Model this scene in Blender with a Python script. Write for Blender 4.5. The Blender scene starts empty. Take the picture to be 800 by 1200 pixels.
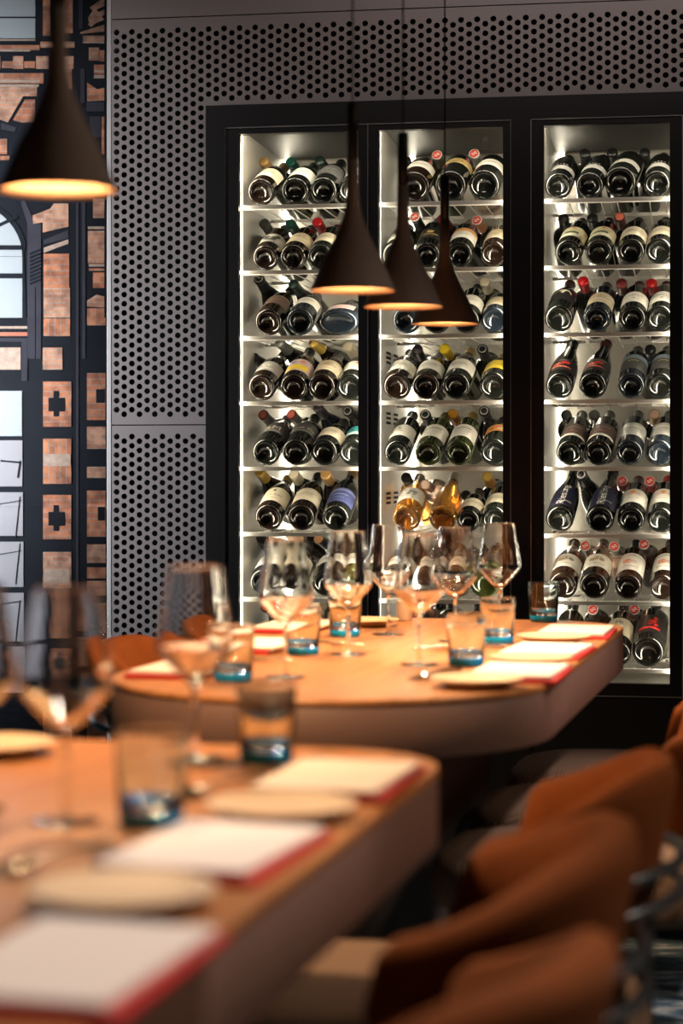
import bpy, math, random
from mathutils import Vector, Matrix
random.seed(7)
sc = bpy.context.scene
C = sc.collection
PI = math.pi
def R(d): return math.radians(d)

# ------------------------------------------------------------------ camera, world, exposure
F = 2400.0                     # focal length in pixels of an 800 x 1200 frame
HOR = 550.0                    # horizon row
CAMZ = 1.10
cam_d = bpy.data.cameras.new('camera'); cam = bpy.data.objects.new('camera', cam_d); C.objects.link(cam)
cam_d.sensor_fit = 'VERTICAL'; cam_d.sensor_height = 36.0; cam_d.lens = 36.0 * F / 1200.0
cam_d.shift_y = (HOR - 600.0) / 1200.0
cam_d.clip_start = 0.05
cam.location = (0, 0, CAMZ); cam.rotation_euler = (PI / 2, 0, 0)
cam_d.dof.use_dof = True; cam_d.dof.focus_distance = 5.55; cam_d.dof.aperture_fstop = 2.9
sc.camera = cam
w = bpy.data.worlds.new('world'); sc.world = w; w.use_nodes = True
w.node_tree.nodes['Background'].inputs[0].default_value = (1.0, 0.82, 0.68, 1)
w.node_tree.nodes['Background'].inputs[1].default_value = 0.010
vs = sc.view_settings
vs.view_transform = 'Standard'; vs.look = 'None'; vs.exposure = 0.0; vs.gamma = 1.0
try: vs.use_curve_mapping = False
except Exception: pass
sc.cycles.use_denoising = True
sc.cycles.max_bounces = 12; sc.cycles.transmission_bounces = 12; sc.cycles.transparent_max_bounces = 16
sc.cycles.glossy_bounces = 4; sc.cycles.diffuse_bounces = 3
sc.cycles.caustics_reflective = False; sc.cycles.caustics_refractive = True; sc.cycles.blur_glossy = 0.5
sc.cycles.sample_clamp_indirect = 300.0

# ------------------------------------------------------------------ the two directions of the room
WA = R(9.5); WS, WC = math.sin(WA), math.cos(WA)      # feature wall: x along it, y into it
WO = Vector((0, 5.65, 0))
TA = R(13.5); TS, TC = math.sin(TA), math.cos(TA)     # tables: x across them, y along them
def wall_pt(u, v, z): return Vector((WO.x + u * WC + v * WS, WO.y - u * WS + v * WC, z))
def wall_uz(px, py, v=0.0):
    dx = (px - 400) / F
    Y = (WO.y * WC + v) / (dx * WS + WC)
    X = dx * Y
    return (X * WC - (Y - WO.y) * WS, CAMZ + (HOR - py) / F * Y)
def wu(px, v=0.0): return wall_uz(px, HOR, v)[0]
def wz(py, v=0.0, px=515): return wall_uz(px, py, v)[1]
def tab_pt(p, a, z): return Vector((p * TC + a * TS, -p * TS + a * TC, z))
def tab_pa(px, py, z):
    Y = F * (CAMZ - z) / (py - HOR); X = (px - 400) / F * Y
    return (X * TC - Y * TS, X * TS + Y * TC)

def area(name, loc, rot, sx, sy, power, col, spread=None):
    d = bpy.data.lights.new(name, 'AREA'); d.shape = 'RECTANGLE'; d.size = sx; d.size_y = sy; d.energy = power; d.color = col
    if spread: d.spread = spread
    o = bpy.data.objects.new(name, d); C.objects.link(o); o.location = loc; o.rotation_euler = rot
    return o
def aim(o, target):
    o.rotation_euler = (Vector(target) - Vector(o.location)).to_track_quat('-Z', 'Y').to_euler()

# added fill lights for mural, panels and chairs, all out of view
o = area('mural_fill_top', wall_pt(-1.9, -1.15, 2.93), (0, 0, 0), 0.6, 0.2, 12, (0.90, 0.95, 1.0), R(75)); aim(o, wall_pt(-1.30, 0.3, 1.25))  # added to brighten the mural from above, no fixture modelled
o = area('mural_fill_side', wall_pt(-2.35, -1.35, 1.45), (0, 0, 0), 0.25, 0.9, 19, (0.92, 0.95, 1.0), R(60)); aim(o, wall_pt(-1.15, 0.3, 1.25))  # added left of the view to lift the lower part of the mural
o = area('panel_fill_top', wall_pt(0.75, -1.2, 2.94), (0, 0, 0), 1.6, 0.12, 2.8, (1.0, 0.86, 0.80), R(70)); aim(o, wall_pt(0.6, 0.0, 2.35))  # added fill that brightens the sheet above the cabinets
o = area('panel_fill_left', wall_pt(-0.75, -1.1, 2.9), (0, 0, 0), 0.3, 0.2, 1.6, (1.0, 0.86, 0.80), R(80)); aim(o, wall_pt(-0.62, 0.0, 1.25))  # added weak fill on the perforated sheets left of the cabinets
o = area('chair_fill', (2.2, 2.5, 2.5), (0, 0, 0), 0.4, 0.4, 11.0, (1.0, 0.74, 0.52), R(110)); aim(o, (0.35, 2.1, 0.55))  # unseen fill added from the right for the chairs and carpet

def spot(name, loc, target, power, cone, col, blend=0.6, size=0.10):
    d = bpy.data.lights.new(name, 'SPOT'); d.energy = power; d.spot_size = R(cone); d.spot_blend = blend; d.color = col; d.shadow_soft_size = size
    o = bpy.data.objects.new(name, d); C.objects.link(o); o.location = loc; aim(o, target); return o
spot('downlight_near_table', (0.50, 2.05, 2.95), (-0.18, 1.52, 0.76), 195, 31, (1.0, 0.80, 0.66))
spot('downlight_far_table', (0.95, 3.3, 2.95), (0.31, 3.62, 0.76), 62, 30, (1.0, 0.80, 0.66))
spot('downlight_aisle', (1.95, 3.3, 2.95), (0.55, 3.75, 0.47), 240, 30, (1.0, 0.78, 0.62))
# ------------------------------------------------------------------ materials
MATS = {}
def mat(name, col, rough=0.5, metal=0.0, var=0.0, vscale=40.0, bump=0.0, bscale=200.0, spec=0.5, **kw):
    if name in MATS: return MATS[name]
    m = bpy.data.materials.new(name); m.use_nodes = True; nt = m.node_tree
    b = nt.nodes['Principled BSDF']
    b.inputs['Base Color'].default_value = (*col, 1); b.inputs['Roughness'].default_value = rough
    b.inputs['Metallic'].default_value = metal; b.inputs['Specular IOR Level'].default_value = spec
    for k, v in kw.items():
        b.inputs[k].default_value = v
    tc = nt.nodes.new('ShaderNodeTexCoord')
    n = nt.nodes.new('ShaderNodeTexNoise'); n.inputs['Scale'].default_value = vscale; n.inputs['Detail'].default_value = 4
    nt.links.new(tc.outputs['Object'], n.inputs['Vector'])
    if var > 0:
        mx = nt.nodes.new('ShaderNodeMix'); mx.data_type = 'RGBA'
        mx.inputs[6].default_value = (*[c * (1 - var) for c in col], 1); mx.inputs[7].default_value = (*[min(1, c * (1 + var)) for c in col], 1)
        nt.links.new(n.outputs['Fac'], mx.inputs[0]); nt.links.new(mx.outputs[2], b.inputs['Base Color'])
    if bump > 0:
        n2 = nt.nodes.new('ShaderNodeTexNoise'); n2.inputs['Scale'].default_value = bscale
        nt.links.new(tc.outputs['Object'], n2.inputs['Vector'])
        bp = nt.nodes.new('ShaderNodeBump'); bp.inputs['Strength'].default_value = bump; bp.inputs['Distance'].default_value = 0.002
        nt.links.new(n2.outputs['Fac'], bp.inputs['Height']); nt.links.new(bp.outputs['Normal'], b.inputs['Normal'])
    MATS[name] = m
    return m
def glow(name, col, strength):
    if name in MATS: return MATS[name]
    m = bpy.data.materials.new(name); m.use_nodes = True; nt = m.node_tree
    b = nt.nodes['Principled BSDF']; b.inputs['Base Color'].default_value = (*col, 1)
    b.inputs['Emission Color'].default_value = (*col, 1); b.inputs['Emission Strength'].default_value = strength
    MATS[name] = m; return m
def glass(name, col, ior=1.45, rough=0.0):
    if name in MATS: return MATS[name]
    m = bpy.data.materials.new(name); m.use_nodes = True; nt = m.node_tree
    nt.nodes.remove(nt.nodes['Principled BSDF'])
    g = nt.nodes.new('ShaderNodeBsdfGlass'); g.inputs['Color'].default_value = (*col, 1); g.inputs['IOR'].default_value = ior
    g.inputs['Roughness'].default_value = rough
    nt.links.new(g.outputs[0], nt.nodes['Material Output'].inputs[0])
    MATS[name] = m; return m
def pane_glass(name, tint=(0.97, 0.98, 0.97)):
    if name in MATS: return MATS[name]
    m = bpy.data.materials.new(name); m.use_nodes = True; nt = m.node_tree
    nt.nodes.remove(nt.nodes['Principled BSDF'])
    t = nt.nodes.new('ShaderNodeBsdfTransparent'); t.inputs[0].default_value = (*tint, 1)
    g = nt.nodes.new('ShaderNodeBsdfGlossy'); g.inputs['Roughness'].default_value = 0.01
    f = nt.nodes.new('ShaderNodeFresnel'); f.inputs[0].default_value = 1.45
    mx = nt.nodes.new('ShaderNodeMixShader')
    nt.links.new(f.outputs[0], mx.inputs[0]); nt.links.new(t.outputs[0], mx.inputs[1]); nt.links.new(g.outputs[0], mx.inputs[2])
    nt.links.new(mx.outputs[0], nt.nodes['Material Output'].inputs[0])
    MATS[name] = m; return m
def wood(name, c0, c1, rough=0.35):
    if name in MATS: return MATS[name]
    m = bpy.data.materials.new(name); m.use_nodes = True; nt = m.node_tree; b = nt.nodes['Principled BSDF']
    tc = nt.nodes.new('ShaderNodeTexCoord'); mp = nt.nodes.new('ShaderNodeMapping'); mp.inputs['Scale'].default_value = (38, 2.2, 38)
    n = nt.nodes.new('ShaderNodeTexNoise'); n.inputs['Scale'].default_value = 1.6; n.inputs['Detail'].default_value = 7; n.inputs['Distortion'].default_value = 0.4
    cr = nt.nodes.new('ShaderNodeValToRGB'); cr.color_ramp.elements[0].position = 0.30; cr.color_ramp.elements[1].position = 0.72
    cr.color_ramp.elements[0].color = (*c0, 1); cr.color_ramp.elements[1].color = (*c1, 1)
    nt.links.new(tc.outputs['Object'], mp.inputs[0]); nt.links.new(mp.outputs[0], n.inputs['Vector'])
    nt.links.new(n.outputs['Fac'], cr.inputs[0]); nt.links.new(cr.outputs[0], b.inputs['Base Color'])
    b.inputs['Roughness'].default_value = rough
    bp = nt.nodes.new('ShaderNodeBump'); bp.inputs['Strength'].default_value = 0.12; bp.inputs['Distance'].default_value = 0.001
    nt.links.new(n.outputs['Fac'], bp.inputs['Height']); nt.links.new(bp.outputs['Normal'], b.inputs['Normal'])
    MATS[name] = m; return m
def bricks(name, c1, c2, mortar, bw=0.06, bh=0.018, rot=0.0):
    if name in MATS: return MATS[name]
    m = bpy.data.materials.new(name); m.use_nodes = True; nt = m.node_tree; b = nt.nodes['Principled BSDF']
    tc = nt.nodes.new('ShaderNodeTexCoord'); mp = nt.nodes.new('ShaderNodeMapping')
    mp.inputs['Rotation'].default_value = (PI / 2, 0, rot)
    t = nt.nodes.new('ShaderNodeTexBrick'); t.inputs['Scale'].default_value = 1.0
    t.inputs['Brick Width'].default_value = bw; t.inputs['Row Height'].default_value = bh; t.inputs['Mortar Size'].default_value = 0.0016
    t.inputs['Color1'].default_value = (*c1, 1); t.inputs['Color2'].default_value = (*c2, 1); t.inputs['Mortar'].default_value = (*mortar, 1)
    n = nt.nodes.new('ShaderNodeTexNoise'); n.inputs['Scale'].default_value = 30; n.inputs['Detail'].default_value = 6
    mx = nt.nodes.new('ShaderNodeMix'); mx.data_type = 'RGBA'; mx.blend_type = 'MULTIPLY'; mx.inputs[0].default_value = 0.75
    cr = nt.nodes.new('ShaderNodeValToRGB'); cr.color_ramp.elements[0].position = 0.35; cr.color_ramp.elements[1].position = 0.6
    cr.color_ramp.elements[0].color = (0.35, 0.30, 0.30, 1)
    nt.links.new(tc.outputs['Object'], mp.inputs[0]); nt.links.new(mp.outputs[0], t.inputs['Vector'])
    nt.links.new(tc.outputs['Object'], n.inputs['Vector']); nt.links.new(n.outputs['Fac'], cr.inputs[0])
    nt.links.new(t.outputs['Color'], mx.inputs[6]); nt.links.new(cr.outputs[0], mx.inputs[7]); nt.links.new(mx.outputs[2], b.inputs['Base Color'])
    b.inputs['Roughness'].default_value = 0.6
    MATS[name] = m; return m

BLACK = mat('black_metal', (0.005, 0.005, 0.0055), 0.4, 0.0, spec=0.2)
DBLACK = mat('black_backing', (0.003, 0.003, 0.003), 0.9, spec=0.1)
STEEL = mat('brushed_steel', (0.62, 0.60, 0.56), 0.35, 0.6, var=0.06, vscale=60)
INTERIOR = mat('cabinet_lining', (0.55, 0.53, 0.48), 0.38, 0.35, var=0.06, vscale=4)
SHELFM = mat('shelf_rail_steel', (0.80, 0.78, 0.74), 0.35, 0.3)
SILVER = mat('silver_edge', (0.35, 0.35, 0.36), 0.3, 0.8)
PANEL = mat('perforated_steel', (0.125, 0.109, 0.108), 0.55, 0.2, var=0.08, vscale=3)
TRIM = mat('grey_trim', (0.30, 0.29, 0.29), 0.5, 0.2, var=0.05, vscale=5)
LED = glow('led_strip_light', (1.0, 0.90, 0.72), 12.0)

# ------------------------------------------------------------------ mesh builder
class MB:
    def __init__(s): s.v = []; s.f = []; s.m = []; s.sm = []
    def add(s, verts, faces, mi=0, smooth=False):
        o = len(s.v); s.v += [tuple(x) for x in verts]
        for f in faces: s.f.append([i + o for i in f]); s.m.append(mi); s.sm.append(smooth)
    def box(s, x0, x1, y0, y1, z0, z1, mi=0):
        v = [(x, y, z) for z in (z0, z1) for y in (y0, y1) for x in (x0, x1)]
        s.add(v, [(0, 2, 3, 1), (4, 5, 7, 6), (0, 1, 5, 4), (2, 6, 7, 3), (0, 4, 6, 2), (1, 3, 7, 5)], mi)
    def bbox(s, x0, x1, y0, y1, z0, z1, c=0.004, mi=0):   # box with chamfered vertical edges and top/bottom
        pl = [(x0 + c, y0), (x1 - c, y0), (x1, y0 + c), (x1, y1 - c), (x1 - c, y1), (x0 + c, y1), (x0, y1 - c), (x0, y0 + c)]
        s.prism(pl, z0, z1, c, mi)
    def prism(s, pl, z0, z1, c=0.0, mi=0, smooth=False):
        n = len(pl); cx = sum(p[0] for p in pl) / n; cy = sum(p[1] for p in pl) / n
        def ring(k, z):
            out = []
            for x, y in pl:
                d = math.hypot(x - cx, y - cy) or 1
                q = 1 - k / d
                out.append((cx + (x - cx) * q, cy + (y - cy) * q, z))
            return out
        rings = [ring(0, z0), ring(0, z1)] if c <= 0 else [ring(c, z0), ring(0, z0 + c), ring(0, z1 - c), ring(c, z1)]
        v = [p for r in rings for p in r]; f = []
        for i in range(len(rings) - 1):
            for j in range(n):
                a = i * n + j; b = i * n + (j + 1) % n
                f.append((a, b, b + n, a + n))
        s.add(v, f, mi, smooth)
        s.add(v[:n], [tuple(reversed(range(n)))], mi); s.add(v[-n:], [tuple(range(n))], mi)
    def lathe(s, prof, seg=20, mi=0, sx=1.0, sy=1.0, smooth=True):
        v = []; f = []; idx = []
        for r, z in prof:
            if r < 1e-6: idx.append([len(v)]); v.append((0, 0, z))
            else:
                st = len(v); idx.append(list(range(st, st + seg)))
                v += [(r * sx * math.cos(2 * PI * k / seg), r * sy * math.sin(2 * PI * k / seg), z) for k in range(seg)]
        for a, b in zip(idx[:-1], idx[1:]):
            for k in range(seg):
                k2 = (k + 1) % seg
                if len(a) == 1 and len(b) == 1: continue
                if len(a) == 1: f.append((a[0], b[k2], b[k]))
                elif len(b) == 1: f.append((a[k], a[k2], b[0]))
                else: f.append((a[k], a[k2], b[k2], b[k]))
        s.add(v, f, mi, smooth)
    def tube(s, pts, r, seg=8, mi=0, closed=False, rs=None):
        pts = [Vector(p) for p in pts]; n = len(pts); v = []; f = []
        for i, p in enumerate(pts):
            a = pts[i - 1] if (i > 0 or closed) else p; b = pts[(i + 1) % n] if (i < n - 1 or closed) else p
            t = (b - a).normalized(); up = Vector((0, 0, 1)) if abs(t.z) < 0.95 else Vector((1, 0, 0))
            x = t.cross(up).normalized(); y = x.cross(t)
            rr = rs[i] if rs else r
            v += [p + (x * math.cos(2 * PI * k / seg) + y * math.sin(2 * PI * k / seg)) * rr for k in range(seg)]
        m = n if closed else n - 1
        for i in range(m):
            for k in range(seg):
                a = i * seg + k; b = i * seg + (k + 1) % seg; c = ((i + 1) % n) * seg + (k + 1) % seg; d = ((i + 1) % n) * seg + k
                f.append((a, b, c, d))
        s.add(v, f, mi, True)
        if not closed:
            s.add(v[:seg], [tuple(reversed(range(seg)))], mi); s.add(v[-seg:], [tuple(range(seg))], mi)
    def mesh(s, name, mats):
        me = bpy.data.meshes.new(name); me.from_pydata(s.v, [], s.f)
        for m in mats: me.materials.append(m)
        me.polygons.foreach_set('material_index', s.m); me.polygons.foreach_set('use_smooth', s.sm)
        me.update(); return me
def link(name, me, parent=None, M=None):
    o = bpy.data.objects.new(name, me); C.objects.link(o)
    if parent: o.parent = parent
    if M is not None: o.matrix_local = M
    return o
def build(name, mb, mats, parent=None):
    return link(name, mb.mesh(name, mats if isinstance(mats, list) else [mats]), parent)
def tag(o, label=None, cat=None, group=None, kind=None):
    if label: o['label'] = label
    if cat: o['category'] = cat
    if group: o['group'] = group
    if kind: o['kind'] = kind
    return o
def thing(name, label, cat, loc=(0, 0, 0), rz=0.0, group=None):
    o = bpy.data.objects.new(name, None); C.objects.link(o); o.location = loc; o.rotation_euler = (0, 0, rz)
    return tag(o, label, cat, group)
def wallobj(o): o.location = WO; o.rotation_euler = (0, 0, -WA); return o
def dup(root, loc, rz, label):
    r = root.copy(); C.objects.link(r); r.location = loc; r.rotation_euler = (0, 0, rz); r['label'] = label
    for ch in list(root.children):
        c = ch.copy(); C.objects.link(c); c.parent = r
        for g in ch.children:
            d = g.copy(); C.objects.link(d); d.parent = c
    return r

# ------------------------------------------------------------------ room shell
def carpet():
    m = bpy.data.materials.new('carpet'); m.use_nodes = True; nt = m.node_tree; b = nt.nodes['Principled BSDF']
    tc = nt.nodes.new('ShaderNodeTexCoord'); mp = nt.nodes.new('ShaderNodeMapping'); mp.inputs['Scale'].default_value = (3, 9, 1)
    n = nt.nodes.new('ShaderNodeTexNoise'); n.inputs['Scale'].default_value = 2.2; n.inputs['Detail'].default_value = 8; n.inputs['Roughness'].default_value = 0.65
    cr = nt.nodes.new('ShaderNodeValToRGB'); e = cr.color_ramp.elements
    e[0].position = 0.36; e[0].color = (0.02, 0.03, 0.05, 1); e[1].position = 0.62; e[1].color = (0.42, 0.46, 0.50, 1)
    k = e.new(0.5); k.color = (0.07, 0.14, 0.22, 1)
    nt.links.new(tc.outputs['Object'], mp.inputs[0]); nt.links.new(mp.outputs[0], n.inputs[0]); nt.links.new(n.outputs['Fac'], cr.inputs[0])
    nt.links.new(cr.outputs[0], b.inputs['Base Color']); b.inputs['Roughness'].default_value = 0.95
    return m
mb = MB(); mb.box(-3.2, 3.2, -0.6, 7.0, -0.05, 0.0); tag(build('floor', mb, carpet()), kind='structure')
mb = MB(); mb.box(-3.2, 3.2, -0.6, 7.0, 3.001, 3.06); tag(build('ceiling', mb, mat('dark_ceiling', (0.03, 0.028, 0.027), 0.9)), kind='structure')

# feature wall: black backing plus perforated steel sheets
PV = 0.03                                # plane of the perforated sheets
uL = wu(130.5, PV); uR = wu(800, PV) + 0.45
zseam = wz(498, PV, 190); ztop = wz(13, PV, 400); zcab = wz(119.5, 0, 400) + 0.002; ucab = wu(241, -0.005) - 0.002
mb = MB(); mb.box(uL, ucab, PV + 0.06, PV + 0.09, 0, 3.0); mb.box(ucab, uR, PV + 0.06, PV + 0.09, zcab, 3.0)
wall = wallobj(build('wall_back', mb, DBLACK)); tag(wall, kind='structure')
CU, CZ, HR = 0.0222, 0.0260, 0.0084
def perf(u0, u1, z0, z1, phase, top_margin, bot_margin, cut=None):
    mb = MB(); n = 12; T = 0.003
    ncol = int((u1 - u0 - 0.006) / CU); off = 0.004
    def quad(a, b, c, d): 
        if b > a and d > c: mb.add([(a, PV, c), (b, PV, c), (b, PV, d), (a, PV, d)], [(0, 1, 2, 3)])
    quad(u0, u0 + off, z0, z1)
    for i in range(ncol):
        a = u0 + off + i * CU; b = a + CU; uc = (a + b) / 2
        lo = z0 if not (cut and b > cut[0]) else cut[1]
        if cut and a < cut[0] < b: quad(a, cut[0], z0, cut[1])
        zs = z1 - top_margin - (CZ / 2 if (i + phase) % 2 else 0.0)
        cells = 0; zc = zs - CZ / 2
        quad(a, b, zs, z1)
        while zc - CZ / 2 > lo + (bot_margin if lo == z0 else 0.0):
            outer = []; inner = []; back = []
            for k in range(n):
                t = 2 * PI * k / n; cx, cz = math.cos(t), math.sin(t)
                q = min(CU / 2 / max(abs(cx), 1e-9), CZ / 2 / max(abs(cz), 1e-9))
                outer.append((uc + cx * q, PV, zc + cz * q)); inner.append((uc + cx * HR, PV, zc + cz * HR)); back.append((uc + cx * HR, PV + T, zc + cz * HR))
            # rectangle corners are added between neighbours so the cell stays full
            f = []
            for k in range(n):
                k2 = (k + 1) % n
                f.append((k, k2, n + k2, n + k)); f.append((n + k, n + k2, 2 * n + k2, 2 * n + k))
            mb.add(outer + inner + back, f)
            for sx in (-1, 1):
                for sz in (-1, 1):
                    # corner sliver
                    cand = sorted(range(n), key=lambda k: (outer[k][0] - (uc + sx * CU / 2)) ** 2 + (outer[k][2] - (zc + sz * CZ / 2)) ** 2)[:2]
                    mb.add([outer[cand[0]], outer[cand[1]], (uc + sx * CU / 2, PV, zc + sz * CZ / 2)], [(0, 1, 2)])
            zc -= CZ
        quad(a, b, lo, zc + CZ / 2)
    quad(u0 + off + ncol * CU, u1, (cut[1] if cut else z0), z1)
    o = build('perforated_panel', mb, PANEL, wall)
    return o
perf(uL, ucab, 0.02, zseam - 0.0015, 0, 0.018, 0.02)
perf(uL, uR, zseam + 0.0015, ztop - 0.0015, 0, 0.022, 0.012, cut=(ucab, zcab))
mb = MB(); mb.box(uL, uR, PV, PV + 0.003, ztop + 0.0015, 3.0); build('blank_panel', mb, PANEL, wall)
# grey end trim of the wall
mb = MB(); mb.bbox(wu(121.5, 0.0), uL + 0.002, PV - 0.002, 0.40, 0.0, 3.0, 0.003)
tag(wallobj(build('trim_1', mb, TRIM)), kind='structure')

# ------------------------------------------------------------------ printed wall picture of a brick building (flat print under glass)
MV = 0.30
def mp_(px, py): u, z = wall_uz(px, py, MV); return (u, z)
u0m = wu(-190, MV); u1m = wu(126, MV)
mb = MB(); mb.box(u0m, u1m, MV + 0.05, MV + 0.15, 0, 3.0)
tag(wallobj(build('wall_left', mb, DBLACK)), kind='structure')
mural = thing('wall_mural', 'tall glazed wall print of a brick building with arched window', 'wall print'); wallobj(mural)
STEELP = mat('print_dark_steel', (0.010, 0.012, 0.020), 0.6, var=0.5, vscale=9, spec=0.1)
PURP = mat('print_purple_steel', (0.050, 0.047, 0.066), 0.6, var=0.4, vscale=14, spec=0.1)
PANE = mat('print_pale_pane', (0.43, 0.46, 0.51), 0.5, var=0.06, vscale=3)
LILAC = mat('print_lilac_pane', (0.36, 0.335, 0.385), 0.5, var=0.08, vscale=3)
BR1 = bricks('print_brick', (0.80, 0.28, 0.13), (0.50, 0.15, 0.07), (0.50, 0.32, 0.25))
BR2 = bricks('print_brick_upright', (0.84, 0.30, 0.13), (0.50, 0.15, 0.07), (0.50, 0.34, 0.27), 0.06, 0.018, PI / 2)
BR3 = bricks('print_brick_pale', (0.82, 0.40, 0.25), (0.60, 0.24, 0.14), (0.60, 0.42, 0.33), 0.05, 0.014)
TAN = mat('print_stone', (0.52, 0.36, 0.29), 0.6, var=0.45, vscale=70)
mb = MB(); mb.box(u0m, u1m, MV + 0.012, MV + 0.05, 0, 3.0); build('print_backing', mb, STEELP, mural)
_lay = [0]
def poly(pts, m, name, lift=0.002):
    mb = MB(); n = len(pts)
    q = [mp_(*p) for p in pts]; _lay[0] += 1
    y0 = MV + 0.012; y1 = y0 - lift - 0.00002 * _lay[0]
    v = [(a, y1, b) for a, b in q] + [(a, y0, b) for a, b in q]
    ar = sum(q[i][0] * q[(i + 1) % n][1] - q[(i + 1) % n][0] * q[i][1] for i in range(n))
    idx = list(range(n))
    f = [tuple(idx)] + [(i, (i + 1) % n, n + (i + 1) % n, n + i) for i in range(n)]
    if ar < 0: f = [tuple(reversed(x)) for x in f]
    mb.add(v, f); return build(name, mb, m, mural)
def rect(x0, y0, x1, y1, m, name, lift=0.002): return poly([(x0, y0), (x0, y1), (x1, y1), (x1, y0)], m, name, lift)
P, W_, S_ = 'printed_brickwork', 'printed_window_pane', 'printed_steel'
# upper window and cornice
rect(-120, -60, 40, 18.5, PANE, W_); rect(-120, 20.5, 40, 44, PANE, W_)
rect(49, -60, 58, 41, BR1, P); rect(72, -60, 84, 38, BR1, P)
rect(-120, 45, 40, 47, TAN, P); rect(-120, 52, 45, 58, BR1, P); rect(46, 48, 86, 55, BR3, P)
rect(-120, 57.5, 34, 59.5, TAN, P)
for x0, x1 in ((-75, -62), (-50, -28), (-22, -1), (14, 26), (41, 56), (72, 85)): rect(x0, 65, x1, 80, BR3, P)
for x0, x1 in ((-62, -50), (1, 14), (27, 40)): rect(x0, 71, x1, 79, BR1, P)
rect(-120, 85, 50, 97, BR1, P); rect(-120, 93, 45, 96, TAN, P, 0.0022); rect(-120, 98, 44, 101, TAN, P); rect(-120, 101, 42, 112, BR3, P)
poly([(-8, 137), (3, 102), (26, 112), (8, 143)], BR3, P, 0.003); poly([(14, 140), (28, 116), (40, 116), (40, 142), (24, 143)], BR1, P)
poly([(-60, 150), (-50, 118), (-22, 126), (-34, 156)], BR3, P, 0.003)
poly([(0, 143), (18, 149), (16, 154), (0, 151)], PURP, S_); rect(-60, 162, 7, 180, BR1, P); rect(-60, 182, 10, 187, BR2, P)
rect(91, -60, 96, 33, PURP, S_)
for pts in ([(102, 28), (113, 14), (121, 10), (121, 16), (106, 31)], [(104, 8), (121, -4), (121, 6), (108, 12)], [(102, 20), (110, 8), (121, 22), (104, 30)]): poly(pts, BR3, P)
poly([(93, 37), (121, 28), (121, 36), (93, 39)], BR3, P); rect(96, 41, 121, 48, BR3, P); rect(96, 48, 121, 50, TAN, P)
rect(103, 55, 115, 70, BR3, P); rect(115.5, 58, 121, 71, BR1, P); rect(109, 75, 121, 86, BR1, P); rect(109, 82, 121, 84, TAN, P, 0.0023)
rect(109, 87, 121, 91, TAN, P); poly([(101, 96), (113, 104), (121, 102), (121, 117), (101, 118)], BR1, P)
rect(100, 119, 121, 130, PURP, S_); rect(72, 80, 83, 104, BR1, P); rect(93, 80, 98, 120, PURP, S_)
rect(104, 136, 117, 160, PURP, S_); rect(118, 136, 121, 180, BR1, P)
# arched window
arch = [(-50 + 75 * math.cos(t), 300 - 66 * math.sin(t)) for t in [i * PI / 24 for i in range(25)]]
poly([(27 if i == 0 else x + (5 if x > -50 else -5), y - 4) for i, (x, y) in enumerate(arch)] + [(-130, 372), (30, 372)], STEELP, S_, 0.0021)
poly(arch, PANE, W_, 0.003)
rect(-125, 300.5, 25, 320, PANE, W_, 0.003); rect(-125, 326, 25, 372, PANE, W_, 0.003)
rect(-125, 287, 25, 292.5, STEELP, 'printed_glazing_bar', 0.0042); poly([(-20, 270), (18, 252), (21, 255), (-20, 274)], STEELP, 'printed_glazing_bar', 0.0043)
rect(-50, 235, -46, 372, STEELP, 'printed_glazing_bar', 0.0044)
poly([(23, 236), (28, 234), (40, 262), (40, 420), (31, 420), (31, 262)], PURP, S_)
for i in range(9): poly([(34, 296 + i * 4.4), (47, 291 + i * 4.4), (47, 293 + i * 4.4), (34, 298.5 + i * 4.4)], STEELP, 'printed_rivets', 0.0046)
rect(40, 262, 47, 336, PURP, S_); rect(41, 336, 47, 420, PURP, S_)
poly([(37, 252), (58, 244), (62, 238), (79, 238), (79, 265), (49, 272), (49, 260), (38, 262)], BR3, P)
poly([(50, 281), (79, 269), (79, 279), (50, 286)], PURP, S_); poly([(50, 290), (79, 280), (79, 285), (50, 296)], TAN, P)
rect(50, 297, 80, 337, BR1, P); rect(50, 337, 81, 372, BR3, P); rect(50, 373, 81, 393.5, BR2, P)
rect(88, 236, 91, 760, PURP, S_); rect(95, 236, 99, 420, PURP, S_)
rect(108, 232, 121, 255, BR3, P); rect(102, 265, 121, 268, TAN, P); rect(102, 270, 121, 308, BR3, P); rect(103, 309, 121, 312, TAN, P)
rect(103, 314, 121, 317, BR1, P); rect(108, 319, 121, 337, BR1, P); poly([(101, 352), (112, 345), (121, 347), (121, 360), (101, 359)], BR3, P); rect(101, 361, 121, 381, BR2, P)
# lower left
rect(-125, 382, 31, 385, TAN, P); rect(-125, 389, 31, 393.5, mat('print_red_band', (0.55, 0.13, 0.06), 0.5, var=0.2), P)
rect(-80, 407, 23, 433, TAN, P); rect(-125, 396, 31, 400, PURP, S_); rect(24, 400, 31, 446, PURP, S_)
for y0, y1, m in ((458, 511, PANE), (516, 570, LILAC), (577, 628, LILAC), (635, 688, LILAC), (695, 752, LILAC), (758, 812, LILAC)):
    rect(-40, y0, 24.5 + (y0 - 458) * 0.01, y1, m, W_); rect(-125, y0, -46, y1, m, W_)
for y0 in (588, 647, 706): poly([(-40, y0 + 9), (24, y0 - 2), (24, y0 - 1), (-40, y0 + 10)], STEELP, 'printed_cable', 0.0042)
for y0 in (600, 655, 722): poly([(17, y0 + 30), (22, y0 - 18), (23, y0 - 18), (18, y0 + 30)], STEELP, 'printed_cable', 0.0042)
poly([(0, 539), (23, 541), (23, 543), (0, 541)], STEELP, 'printed_cable', 0.0042); poly([(19, 560), (22, 540), (24, 540), (21, 560)], STEELP, 'printed_cable', 0.0042)
rect(49, 407, 72, 433, BR3, P)
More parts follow.
